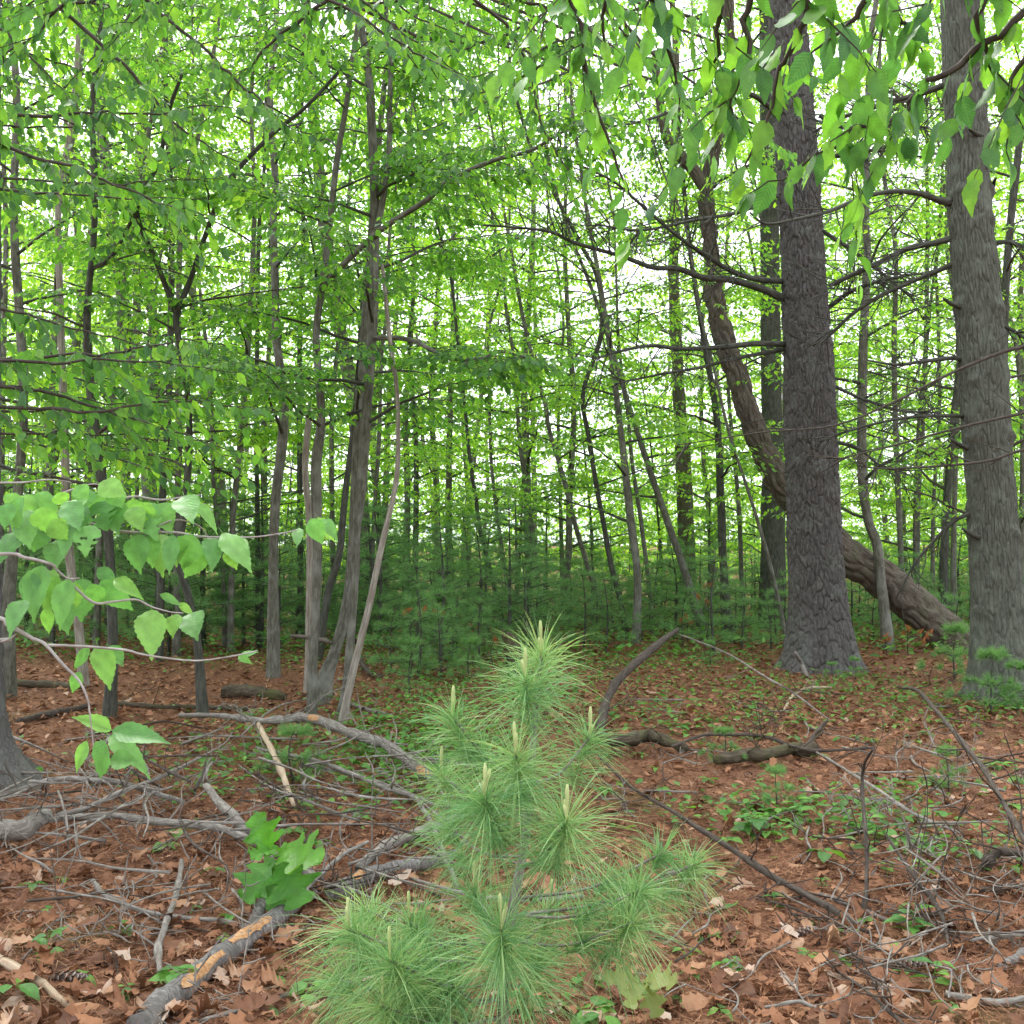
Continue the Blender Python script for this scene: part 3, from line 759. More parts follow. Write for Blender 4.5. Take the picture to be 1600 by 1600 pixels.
def ridged_tube(P, r, sides, rows, ridge, cell, seed):
    A = catmull(np.column_stack([P, r]), 10)
    ln = np.concatenate([[0], np.cumsum(np.linalg.norm(np.diff(A[:, :3], axis=0), axis=1))])
    s = np.linspace(0, ln[-1], rows); A = np.stack([np.interp(s, ln, A[:, k]) for k in range(4)], -1)
    T = norm(np.gradient(A[:, :3], axis=0)); N = norm(np.cross(T, [0, 1.0, 0])); B = np.cross(T, N)
    TH, SS = np.meshgrid(np.arange(sides) / sides * 2 * PI, s)
    nu = max(6, int(2 * PI * np.median(A[:, 3]) / cell[0]))
    u = (TH / (2 * PI) * nu + .3 * np.sin(SS * 5 + TH * 2) + .2 * np.sin(SS * 13 - TH * 3)) % nu
    f, h = worley(u, SS / cell[1] + 1, nu, seed)
    hi = np.clip(f / .4, 0, 1)
    rr = A[:, 3][:, None] * (1 + .03 * np.sin(3 * TH + SS)) + ridge * (hi * (.7 + .5 * h) - .6) + rng.normal(size=hi.shape) * ridge * .07
    cs, sn = np.cos(TH)[..., None], np.sin(TH)[..., None]
    v = A[:, None, :3] + rr[..., None] * (cs * N[:, None] + sn * B[:, None])
    i = np.arange(rows - 1)[:, None] * sides; j = np.arange(sides)[None]; j2 = (j + 1) % sides
    q = np.stack([i + j, i + j2, i + sides + j2, i + sides + j], -1).reshape(-1, 4)
    g = Geo(); g.add(v.reshape(-1, 3), q, None, 0, .5, np.stack([rr * cs[..., 0], rr * sn[..., 0], SS], -1).reshape(-1, 3))
    return g

def big_pine(label, edges, d, mat, ridge, cell, seed, top, flare, sides=260, rows=820, cat='tree', whorls=()):
    P = np.array([W((a + b) / 2, y, d) for y, a, b in edges]); r = np.array([(b - a) / 2 / 1600 * d * .94 for y, a, b in edges])
    gz = float(hgt(P[0][0], P[0][1]))
    P[0][2] = gz
    P, r = extend_up(P, r, top)
    P = np.vstack([P[0] - np.array([0, 0, .08]), P]); r = np.concatenate([[r[0]], r])
    root = thing('large_pine', label, cat, (P[1][0], P[1][1], gz)); org = loc_of(root)
    A = catmull(np.column_stack([P, r]), 12)
    ln = np.concatenate([[0], np.cumsum(np.linalg.norm(np.diff(A[:, :3], axis=0), axis=1))])
    vis = ln[-1]
    s = np.linspace(0, 1, rows) * vis
    A = np.stack([np.interp(s, ln, A[:, k]) for k in range(4)], -1)
    th = np.arange(sides) / sides * 2 * PI
    R0 = float(np.median(A[:, 3])); per = 2 * PI * R0
    nu = max(6, int(per / cell[0]))
    TH, SS = np.meshgrid(th, s)
    wob = .16 * np.sin(SS * 3 + TH * 3) + .14 * np.sin(SS * 9 - TH * 5) + .10 * np.sin(SS * 31 + TH * 11)
    u = (TH / (2 * PI) * nu + wob) % nu; v = SS / cell[1] + .3 * np.sin(TH * 6 + SS * 2) + 1.0
    f, h = worley(u, v, nu, seed)
    f2, h2 = worley((u * 2) % (2 * nu), v * 2.3, 2 * nu, seed + 1)
    hi = np.clip(f / .24, 0, 1)
    hi2 = np.clip(f2 / .4, 0, 1)
    disp = ridge * (hi * (.45 + .8 * h) + .25 * hi2 - .6) + rng.normal(size=hi.shape) * ridge * .06
    zb = (A[:, 2] - gz)[:, None]
    for yy, amp, ph in whorls:      # swollen rings where old branch whorls healed over
        z0 = W(800, yy, d)[2] - gz
        disp = disp + .6 * amp * np.exp(-((zb - z0 + .05 * np.sin(TH * 2 + ph)) / .055) ** 2) * (.45 + .55 * np.cos(3 * TH + ph)) ** 2
    fl = np.exp(-np.clip(zb, 0, 9) / .22) * flare
    lob = .55 + .45 * np.cos(TH * 5 + seed) * np.cos(TH * 2 + 1.0)
    rr = A[:, 3][:, None] * (1 + fl * lob + .025 * np.sin(SS * 1.7 + seed) + .02 * np.sin(2 * TH + SS)) + disp
    v3 = A[:, None, :3] + np.stack([rr * np.cos(TH), rr * np.sin(TH), np.zeros_like(rr)], -1)
    i = np.arange(rows - 1)[:, None] * sides; j = np.arange(sides)[None]; j2 = (j + 1) % sides
    q = np.stack([i + j, i + j2, i + sides + j2, i + sides + j], -1).reshape(-1, 4)
    bk = np.stack([rr * np.cos(TH), rr * np.sin(TH), SS], -1)
    g = Geo(); g.add(v3.reshape(-1, 3), q, None, 0, np.clip(hi * .5 + h * .5, 0, 1).ravel(), bk.reshape(-1, 3))
    ob('trunk', g.mesh('trunk', [mat], org), root)
    return root, A

pine1, _ = big_pine('thick straight pine with dark scaly bark and flared roots', [(1048, 1224, 1338), (1002, 1229, 1335), (935, 1232, 1323), (800, 1230, 1311), (564, 1225, 1301), (506, 1222, 1296), (371, 1219, 1286), (202, 1212, 1273), (100, 1206, 1264), (0, 1202, 1258)], 12.6, M_bark_pine, .034, (.040, .19), 3, 9.5, .5, whorls=((460, .03, 0), (540, .025, 1), (640, .02, 2), (250, .03, 1)))
pine2, _ = big_pine('thick grey-green barked pine with ringed knots, a small pine at its foot', [(1092, 1510, 1622), (1040, 1516, 1612), (969, 1519, 1602), (867, 1516, 1593), (732, 1509, 1581), (564, 1499, 1570), (506, 1495, 1566), (337, 1482, 1549), (202, 1478, 1543), (17, 1472, 1534)], 10.25, M_bark_pine2, .020, (.034, .26), 8, 8.5, .35, whorls=((205, .05, 0), (300, .07, 1), (345, .04, 2), (480, .05, 3), (590, .05, .5), (680, .06, 1.5), (830, .06, 2.5), (950, .03, 1)))

_lt = [o for o in bpy.data.objects if o.name.startswith('leaning_tree')][0]
_P, _r = trace_trunk(lean, 15.2); _P[0][2] = float(hgt(_P[0][0], _P[0][1])) - .05
_P, _r = extend_up(_P, _r, 12.0)
for _c in _lt.children:
    if _c.name.startswith('trunk'):
        _c.data = ridged_tube(_P, _r, 100, 420, .045, (.075, .40), 5).mesh('trunk', [M_bark_brown], loc_of(_lt))

def side_twigs(g, L, r, n, ln, mat=0, droop=0.0, depth=1, spread=1.0, start=.15):
    """thin side twigs grown from a limb polyline"""
    for k in range(n):
        t = rng.uniform(start, 1) * (len(L) - 1); j = min(int(t), len(L) - 2); f = t - j
        p = L[j] * (1 - f) + L[j + 1] * f
        dr = norm(L[j + 1] - L[j]); rn = norm(rng.normal(size=3)); rn = norm(rn - dr * (rn @ dr))
        dv = norm(dr * rng.uniform(.4, 1.0) + rn * spread * rng.uniform(.6, 1.1) + np.array([0, 0, -droop]))
        l = ln * rng.uniform(.4, 1.0)
        m = 4
        q = [p]
        for i in range(m):
            dv = norm(dv + rng.normal(size=3) * .11 + np.array([0, 0, .04])); q.append(q[-1] + dv * l / m)
        q = np.array(q); r0 = max(.0034, min(r * .45, .008))
        tube(g, q, np.linspace(r0, .0022, len(q)), 4, mat, .5, False, 0)
        if depth > 0:
            side_twigs(g, q, r0, 3, ln * .45, mat, droop, depth - 1, spread, .3)

def limb(root, lp, d0, d1, mat=M_bark_dark, nt=10, tl=.5, depth=1, name='limb', droop=0):
    org = loc_of(root)
    LP = np.array(lp, float); dd = np.linspace(d0, d1, len(LP))
    LW = np.array([W(a[0], a[1], q) for a, q in zip(LP, dd)])
    g = Geo(); pts, rad = tube(g, LW, LP[:, 2] / 1600 * dd / 2, 7, 0, .5, True, .03, k=4)
    if nt:
        side_twigs(g, pts, rad[0], int(nt * 2.6), tl * 1.35, 0, droop, depth)
    ob(name, g.mesh(name, [mat], org), root)

D1, D2 = 12.6, 10.25
limb(pine1, [(1228, 468, 14), (1190, 451, 12), (1140, 437, 11), (1100, 434, 10), (1060, 420, 9), (1020, 418, 8), (970, 400, 7), (900, 380, 6), (860, 362, 5), (800, 355, 4), (730, 350, 3)], D1, 10.8, nt=16, tl=.8)
limb(pine1, [(1228, 440, 10), (1180, 436, 9), (1140, 422, 8), (1105, 400, 7), (1060, 370, 6), (1002, 320, 5), (958, 283, 4), (900, 255, 3), (867, 233, 2)], D1, 11.0, nt=16, tl=.9)
limb(pine1, [(1230, 538, 10), (1180, 537, 9), (1120, 543, 8), (1060, 545, 7), (1020, 540, 6), (980, 546, 5), (930, 560, 3)], D1, 11.2, nt=12, tl=.7)
limb(pine1, [(1228, 545, 7), (1150, 560, 6), (1090, 575, 5), (1030, 585, 4), (960, 600, 3)], D1, 11.6, nt=10, tl=.6)
limb(pine1, [(1224, 190, 9), (1180, 150, 8), (1120, 140, 7), (1060, 170, 5), (1000, 190, 4), (940, 200, 3)], D1, 11.0, nt=12, tl=.8)
limb(pine1, [(1226, 300, 7), (1160, 330, 6), (1080, 345, 5), (1000, 360, 4), (930, 350, 3)], D1, 11.2, nt=12, tl=.8)
limb(pine1, [(1295, 480, 8), (1330, 455, 7), (1370, 440, 6), (1420, 430, 4)], D1, 12.0, nt=8, tl=.6)
limb(pine1, [(1296, 600, 6), (1340, 620, 5), (1400, 640, 4), (1470, 645, 3)], D1, 11.8, nt=9, tl=.6)
limb(pine1, [(1300, 690, 6), (1340, 700, 5), (1380, 730, 4), (1420, 735, 3)], D1, 12.4, nt=7, tl=.5)
limb(pine1, [(1284, 250, 7), (1320, 240, 6), (1370, 235, 5), (1440, 245, 3)], D1, 12.2, nt=14, tl=.8)
limb(pine1, [(1280, 180, 7), (1320, 200, 6), (1380, 190, 5), (1450, 200, 3)], D1, 12.6, nt=16, tl=.9)
limb(pine1, [(1284, 360, 7), (1330, 390, 6), (1370, 420, 5), (1430, 470, 3)], D1, 12.6, nt=12, tl=.7)
limb(pine2, [(1490, 318, 13), (1470, 314, 11), (1440, 303, 9), (1400, 299, 8), (1360, 305, 7), (1330, 316, 7), (1290, 332, 6), (1250, 341, 5), (1198, 350, 4), (1172, 332, 3)], D2, 9.4, nt=8, tl=.5)
limb(pine2, [(1500, 368, 11), (1460, 380, 10), (1420, 388, 9), (1370, 412, 8), (1330, 430, 8), (1296, 447, 7)], D2, 10.9, nt=9, tl=.6)
limb(pine2, [(1500, 408, 9), (1460, 425, 8), (1420, 442, 7), (1370, 465, 7), (1330, 492, 6), (1295, 525, 5), (1270, 540, 3)], D2, 10.9, nt=9, tl=.6)
limb(pine2, [(1488, 128, 11), (1440, 146, 9), (1400, 157, 8), (1360, 170, 7), (1310, 186, 6), (1270, 207, 4)], D2, 11.0, nt=14, tl=.7)
limb(pine2, [(1508, 560, 8), (1480, 560, 7), (1440, 565, 6), (1400, 570, 5), (1355, 563, 3)], D2, 10.0, nt=7, tl=.5)
limb(pine2, [(1512, 650, 6), (1460, 650, 5), (1400, 655, 4), (1330, 672, 4), (1280, 690, 3)], D2, 10.4, nt=9, tl=.6)
limb(pine2, [(1520, 800, 7), (1490, 815, 6), (1460, 845, 5), (1430, 880, 4), (1400, 935, 3)], D2, 10.6, nt=6, tl=.4)
limb(pine2, [(1545, 380, 8), (1575, 378, 7), (1600, 385, 6), (1650, 400, 5)], D2, 10.0, nt=6, tl=.5)
limb(pine2, [(1550, 500, 7), (1580, 515, 6), (1620, 540, 4)], D2, 10.0, nt=6, tl=.5)
limb(pine2, [(1548, 300, 9), (1553, 285, 6), (1556, 278, 3)], D2, 10.0, nt=0)
for xx, yy in ((1500, 480), (1512, 700), (1540, 215), (1530, 840)):
    limb(pine2, [(xx, yy, 9), (xx - 14, yy - 6, 7), (xx - 26, yy - 14, 4)], D2 - .12, D2 - .3, nt=0, name='branch_stub')
# thin live twigs reaching across in front of the pines from the right
wire = thing('reaching_branch', 'long thin bare branches reaching across in front of the two pines', 'branch', tuple(W(1760, 1075, 9.0) * [1, 1, 0]))
limb(wire, [(1770, 1240, 26), (1765, 900, 22), (1755, 640, 20), (1740, 560, 16)], 9.0, 9.0, nt=0, name='stem', mat=M_bark_grey)
for pp in ([(1750, 520, 8), (1600, 541, 6), (1499, 577, 5), (1397, 628, 4), (1303, 665, 3), (1195, 675, 2.5), (1060, 695, 1.6)], [(1755, 610, 7), (1600, 645, 5), (1499, 668, 4), (1400, 695, 3), (1300, 720, 2)], [(1757, 660, 7), (1600, 702, 5), (1532, 722, 4), (1397, 732, 3), (1340, 728, 2)]):
    limb(wire, pp, 9.0, 8.6, nt=3, tl=.35, name='branch', mat=M_twig)
#@@PART3
# ------------------------------------------------------------------ the wood behind: shared variants
def bg_variant(h, r, zmin, Lmax, dens, mat, tint0):
    P = [np.array([0, 0, -.1])]; dr = np.array([rng.normal() * .05, rng.normal() * .05, 1.0])
    while P[-1][2] < h:
        dr = norm(dr + np.array([rng.normal() * .05, rng.normal() * .05, .1])); P.append(P[-1] + dr * .9)
    P = np.array(P); rr = np.linspace(r, r * .25, len(P))
    root = thing('background_tree', '', 'tree'); g = Geo()
    tp, tr = tube(g, P, rr, 8, 0, .5, False, .02, k=3)
    ob('trunk', g.mesh('trunk', [mat]), root)
    lines, O, yaw, pit = crown_arrays(tp, tr, zmin, h - .5, dens, Lmax, True, (.2, .7), gap=.34)
    Pl, Dl, Nl, TT = lay_sprays(O, yaw, pit, rng.normal(size=len(O)) * .15, True)
    size = rng.uniform(.10, .15, len(Pl))
    g = Geo()
    for ln, rb in lines:
        tube(g, ln, np.linspace(rb, .005, len(ln)), 4, 0, .5, False)
    ob('limbs', g.mesh('limbs', [M_bark_dark]), root, 'stuff')
    dress(root, (0, 0, 0), Pl, Dl, Nl, [], size, False, 0, far=True, tint0=tint0)
    return root

BGV = [bg_variant(h, r, zm, L, dn, m, t) for h, r, zm, L, dn, m, t in (
    (15, .09, 1.6, 3.1, 2.4, M_bark_grey, .9), (17, .12, 2.2, 3.5, 2.3, M_bark_grey, .97), (13, .07, 1.3, 2.9, 2.5, M_bark_grey, .84),
    (18, .15, 3.5, 3.7, 2.3, M_bark_grey, .9), (7, .04, .7, 2.2, 4.2, M_bark_dark, .85), (5, .03, .5, 1.9, 5.0, M_bark_grey, .9))]
bg_lab = 'tall leafy tree in the far wood seen between the nearer trunks'
first = set()
spots = []
r2 = np.random.default_rng(21)
for dlo, dhi, n in ((19, 24, 15), (24, 31, 28), (31, 42, 34), (42, 58, 26)):
    for k in range(n):
        dd = r2.uniform(dlo, dhi); px = -150 + 1900 * (k + r2.uniform(0, 1)) / n
        spots.append((px, dd))
for px, dd in spots:
    if 850 < px < 1020 and dd > 24 and r2.uniform() < .6:
        continue
    k = int(r2.choice(6, p=[.17, .15, .17, .09, .22, .20]))
    p = W(px, 850, dd); p[2] = float(hgt(p[0], p[1]))
    rz, sc = r2.uniform(0, 6.28), r2.uniform(.85, 1.15)
    look = ('slim grey leafy tree', 'tall pale leafy tree', 'dark slim leafy tree', 'stout brown-barked tree', 'low spreading leafy sapling', 'small bright leafy bush')[k]
    zn = 'behind the left trunks' if px < 450 else 'behind the clump and snag' if px < 700 else 'over the pine thicket' if px < 950 else 'behind the leaning saplings' if px < 1220 else 'behind the two large pines'
    bg_lab = look + ' in the far wood ' + zn.replace('left trunks', 'V-forked and barkless trees') + (', nearer row' if dd < 30 else ', deepest row'); bg_grp = bg_lab
    if k not in first:
        first.add(k); o = BGV[k]; o.location = p; o.rotation_euler = (0, 0, rz); o.scale = (sc,) * 3
        set_props(o, bg_lab, None, bg_grp)
    else:
        copy_tree(BGV[k], p, rz, sc, bg_lab, bg_grp)
for k in range(len(BGV)):
    if k not in first:
        for c in list(BGV[k].children): bpy.data.objects.remove(c)
        bpy.data.objects.remove(BGV[k])

# far edge of the wood, one mass
def far_wood():
    g = Geo(); r = np.random.default_rng(9)
    K = 1900; C = np.stack([r.uniform(-64, 64, K), r.uniform(62, 88, K), np.where(r.uniform(size=K) < .3, r.uniform(0, 5, K), r.beta(1.1, 1.25, K) * 33)], -1)
    n = 46; P = (C[:, None] + r.normal(size=(K, n, 3)) * [1.6, 1.5, .8]).reshape(-1, 3); P = P[P[:, 2] > .05]
    m = len(P); a = r.uniform(0, 6.28, m)
    put(g, KITE, P, np.stack([np.cos(a), np.sin(a), -r.uniform(.1, 1, m)], -1), norm(np.stack([r.normal(size=m) * .5, r.normal(size=m) * .5, np.ones(m)], -1)), r.uniform(.22, .46, m), 1.0, 0, np.clip(.9 + r.normal(size=m) * .2, 0, 1))
    o = ob('far_wood', g.mesh('far_wood', [M_leaf], smooth=False), None, 'stuff'); set_props(o, 'hazy mass of leaves closing the wood far behind', 'far wood')
    g = Geo(); P = scatter(30000, 13.5, 40, 1.0, .72); m = len(P); a = r.uniform(0, 6.28, m); P[:, 2] += r.uniform(.0, .28, m)
    put(g, KITE, P, np.stack([np.cos(a), np.sin(a), r.uniform(-.3, .8, m)], -1), norm(np.stack([r.normal(size=m) * .5, r.normal(size=m) * .5, np.ones(m)], -1)), r.uniform(.06, .15, m), .8, 0, np.clip(.5 + r.normal(size=m) * .25, 0, 1))
    P = scatter(22000, 38, 80, 1.0, .72); m = len(P); a = r.uniform(0, 6.28, m); P[:, 2] += r.beta(1, 2, m) * 1.3
    put(g, KITE, P, np.stack([np.cos(a), np.sin(a), r.uniform(-.3, .8, m)], -1), norm(np.stack([r.normal(size=m) * .5, r.normal(size=m) * .5, np.ones(m)], -1)), r.uniform(.16, .34, m), .8, 0, np.clip(.7 + r.normal(size=m) * .25, 0, 1))
    o = ob('forest_undergrowth', g.mesh('forest_undergrowth', [M_herb], smooth=False), None, 'stuff'); set_props(o, 'low green undergrowth beneath the thin trunks', 'undergrowth')
def scatter(n, d0, d1, p=1.0, half=.78):
    u = rng.uniform(0, 1, n)
    d = (d0 ** (2 - p) + u * (d1 ** (2 - p) - d0 ** (2 - p))) ** (1 / (2 - p)) if p != 2 else d0 * (d1 / d0) ** u
    x = rng.uniform(-1, 1, n) * half * d
    return np.stack([x, d * 1.0, hgt(x, d)], -1)
far_wood()

# ------------------------------------------------------------------ young pines
def tuft(g, p, ax, n, ln, wid, mat=0, tint0=.5, spread=(.35, 1.25), curve=0.0, seg=1):
    """needles fanning round a shoot"""
    ax = norm(ax); a = norm(np.cross(ax, [.3, .2, .9])); b = np.cross(ax, a)
    ph = rng.uniform(0, 2 * PI, n); th = rng.uniform(spread[0], spread[1], n)
    D = np.cos(th)[:, None] * ax + np.sin(th)[:, None] * (np.cos(ph)[:, None] * a + np.sin(ph)[:, None] * b)
    O = p - ax * rng.uniform(0, .045, n)[:, None] * (ln / .1)
    L = ln * (rng.uniform(.75, 1.1, n) if seg == 1 else rng.uniform(.5, 1.12, n)); N = norm(rng.normal(size=(n, 3)))
    tint = np.clip(tint0 + rng.normal(size=n) * .22, 0, 1)
    if seg == 1:
        T, Q, R = NEEDLE
        put(g, NEEDLE, O, D, N, L, wid / L, mat, tint)
        return
    # curved ribbons
    s = norm(np.cross(D, N)); ts = np.linspace(0, 1, seg + 1)
    P = O[:, None] + D[:, None] * (L[:, None] * ts)[..., None]
    P[..., 2] -= curve * (L[:, None] * ts ** 2)
    w = wid * (1 - .85 * ts ** 3) / 2
    v = np.stack([P + s[:, None] * w[None, :, None], P - s[:, None] * w[None, :, None]], 2)
    k = (seg + 1) * 2
    q = np.array([[i * 2, i * 2 + 1, i * 2 + 3, i * 2 + 2] for i in range(seg)])
    q = (q[None] + (np.arange(n) * k)[:, None, None]).reshape(-1, 4)
    g.add(v.reshape(-1, 3), q, None, mat, np.repeat(tint, k))

def young_pine(h, n_need=34, ln=.10, wid=.005, dens=1.0, tint0=.45):
    root = thing('young_pine', '', 'young pine')
    st = np.array([[0, 0, -.05], [rng.normal() * .02, rng.normal() * .02, h * .5], [rng.normal() * .04, rng.normal() * .04, h]])
    g = Geo(); tp, tr = tube(g, st, [.012 * h + .006, .008 * h + .003, .003], 6, 0, .5, False, k=4)
    gn = Geo()
    z = h * .10
    while z < h - .05:
        nb = int(rng.integers(4, 7)); a0 = rng.uniform(0, 6.28)
        for b in range(nb):
            az = a0 + b * 2 * PI / nb + rng.normal() * .25
            L = min(.95, (h - z) * .52 + .08) * rng.uniform(.7, 1.1)
            ln_ = branch_line(np.array([0, 0, z]), az, L, rng.uniform(.25, .6), 5, .05)
            tube(g, ln_, np.linspace(.006, .002, 5), 4, 0, .5, False)
            m = max(2, int(L / .11 * dens))
            for t in np.linspace(.3, 1, m):
                k = t * 4; j = min(int(k), 3); f = k - j
                p = ln_[j] * (1 - f) + ln_[j + 1] * f
                dr = norm(ln_[j + 1] - ln_[j]) + np.array([0, 0, .25])
                if t < .98:
                    sd = np.array([-math.sin(az), math.cos(az), 0]) * rng.choice([-1, 1])
                    dr = norm(dr * .8 + sd * rng.uniform(.3, .9)); p = p + dr * rng.uniform(.02, .12)
                tuft(gn, p, dr, n_need, ln, wid, 0, tint0)
        z += rng.uniform(.16, .30)
    tuft(gn, st[-1], np.array([0, 0, 1.0]), n_need, ln, wid, 0, tint0 + .1)
    ob('stem', g.mesh('stem', [M_bark_dark]), root)
    ob('needles', gn.mesh('needles', [M_needle], smooth=False), root, 'stuff')
    return root

YP = [young_pine(h, nn, ln, wd, 1.0, t) for h, nn, ln, wd, t in ((2.4, 30, .11, .0055, .35), (1.9, 30, .11, .0055, .42), (1.4, 32, .11, .005, .45), (.9, 34, .10, .005, .5), (.5, 85, .09, .004, .6), (2.9, 30, .12, .006, .3))]
yp_lab = {0: 'tall young pine of the dense dark pine thicket', 1: 'young pine of the dense dark pine thicket', 2: 'middling young pine among the thin trunks', 3: 'low young pine below the thin trunks', 4: 'tiny pine seedling on the forest floor', 5: 'tallest sort of young pine in the dark thicket'}
yp_grp = {k: 'young pines, ' + v for k, v in enumerate(('tall', 'thicket', 'middling', 'low', 'seedlings', 'tallest'))}
used = set()
SIZE = {0: 'tall', 1: 'full', 2: 'middling', 3: 'low', 4: 'tiny', 5: 'tallest'}
def put_pine(k, px, d=None, py=None, sc=1.0, label=None, zone=None):
    if py is not None:
        p = G(px, py)
    else:
        p = W(px, 850, d); p[2] = float(hgt(p[0], p[1]))
    rz = r2.uniform(0, 6.28)
    lab = label or (SIZE[k] + ' young pine ' + zone); grp = None if label else (SIZE[k] + ' pines ' + zone)
    if k not in used:
        used.add(k); o = YP[k]; o.location = p; o.rotation_euler = (0, 0, rz); o.scale = (sc,) * 3
        o['label'] = lab
        if grp: o['group'] = grp
    else:
        o = copy_tree(YP[k], p, rz, sc, lab, grp)
        if grp is None and 'group' in o: del o['group']
    return o
# bands: (x0, x1, d0, d1, count, kinds)
ZN = ('in the dark thicket behind the V-forked tree', 'in the thicket behind the foreground sapling', 'behind the clump of stems', 'among the leaning saplings', 'between the leaning saplings and the thick pine', 'behind the leaning trunk and the grey-green pine', 'at the front of the thicket on the open litter', 'deep in the wood behind the thickets', 'farthest back in the wood')
for (x0, x1, d0, d1, n, kinds), zone in zip(((-60, 430, 14.0, 19, 22, (0, 1, 5)), (590, 830, 13.0, 19, 16, (0, 1, 1, 2, 3)), (430, 600, 14.5, 19, 9, (1, 2)), (820, 1060, 14.5, 20, 18, (2, 2, 3)), (1050, 1230, 14, 20, 16, (2, 3, 3)), (1320, 1660, 15.9, 21, 30, (2, 2, 3, 3)), (600, 760, 11.6, 13.5, 7, (3, 3, 4)), (-100, 1700, 20, 26, 30, (0, 1, 1, 2)), (-100, 1700, 26, 40, 24, (0, 1, 0))), ZN):
    for i in range(n):
        put_pine(int(r2.choice(kinds)), x0 + (x1 - x0) * (i + r2.uniform(0, 1)) / n, r2.uniform(d0, d1), sc=r2.uniform(.85, 1.2), zone=zone)
put_pine(3, 690, py=1060, sc=.95, label='feathery small pine beside the clump, on the open leaf litter')
put_pine(3, 640, py=1085, sc=.6, label='small soft pine at the edge of the green herbs')
put_pine(4, 1548, py=1112, sc=1.1, label='bushy little pine hiding the foot of the grey-green pine')
put_pine(4, 1592, py=1113, sc=.9, label='second little pine hard against the grey-green pine')
put_pine(4, 1492, py=1062, sc=1.2, label='little pine under the foot of the leaning tree')
put_pine(4, 1215, py=1262, sc=.0001 + .45, label='tiny pine among seedlings beside the mossy log')
put_pine(4, 1482, py=1240, sc=.55, label='tiny pine seedling in a patch of broad green leaves')
put_pine(4, 1130, py=1195, sc=.5, label='tiny pine tucked behind the mossy log')
put_pine(4, 1336, py=1063, sc=.5, label='tiny pine growing on the roots of the thick pine')
put_pine(4, 1300, py=1064, sc=.4, label='tiniest pine at the roots of the thick pine')
put_pine(4, 460, py=1225, sc=.7, label='small pine growing through the pile of fallen branches')
put_pine(4, 1110, py=1040, sc=.6, label='tiny pine before the thin leaning saplings')

# dead orange pine tips
def dead_tips(label, cl, d):
    base = W(cl[0][0], 850, d); base[2] = float(hgt(base[0], base[1]))
    root = thing('dead_pine_twig', label, 'dead twig', tuple(base)); org = base
    g = Geo()
    top = W(cl[0][0], cl[0][1], d)
    tube(g, np.array([base - [0, 0, .04], (base + top) / 2 + rng.normal(size=3) * .03, top]), [.008, .006, .003], 5, 0, .5, False, k=3)
    for x, y in cl[1:]:
        tube(g, np.array([(base * .35 + top * .65), W(x, y, d)]), [.005, .002], 4, 0, .5, False, k=2)
    ob('stem', g.mesh('stem', [M_stick_dark], org), root)
    for x, y in cl:
        gg = Geo(); p = W(x, y, d + rng.normal() * .05)
        tuft(gg, p, np.array([rng.normal() * .5, rng.normal() * .5, -.6]), 42, .11, .006, 0, .5, (.1, .7))
        ob('needle_tuft', gg.mesh('needle_tuft', [M_dead_needle], org, smooth=False), root)
dead_tips('dead pine twig with rusty needle tips in front of the dark thicket', [(640, 952), (632, 956), (655, 955), (664, 950), (678, 953), (688, 956)], 13.0)
dead_tips('lone rusty needle tip near the broken stump', [(773, 998)], 12.6)
dead_tips('rusty needle tips beside the pale leaning sapling', [(1100, 918), (1112, 912), (1090, 930), (1104, 940)], 15.0)
dead_tips('rusty needle tips at the foot of the brown scaly trunk', [(1072, 962), (1064, 968), (1080, 972)], 15.4)
dead_tips('rusty needle tips hanging under the leaning tree', [(1418, 980), (1412, 988), (1440, 985), (1448, 992), (1443, 1000), (1455, 986)], 14.0)
dead_tips('rusty needle clump on the slim trunk beside the leaning tree', [(1385, 992), (1390, 998), (1383, 1000)], 14.2)

# ------------------------------------------------------------------ broken stump behind the sapling
def stump():
    p0 = W(812, 1052, 11.8); p0[2] = float(hgt(p0[0], p0[1]))
    root = thing('broken_stump', 'dark jagged broken stump leaning behind the foreground pine sapling', 'stump', tuple(p0)); g = Geo()
    A = np.array([p0 - [0, 0, .05], W(808, 1030, 11.8), W(799, 1008, 11.8), W(790, 990, 11.8)])
    tube(g, A, [.17, .13, .10, .05], 12, 0, .5, True, .10, k=5)
    for k in range(5):
        q = W(788 + k * 6, 996 + k * 4, 11.75); tube(g, np.array([q, q + np.array([-.03, 0, .10 + .03 * rng.uniform()])]), [.03, .002], 5, 0, .5, False)
    ob('wood', g.mesh('wood', [M_moss], p0), root)
stump()

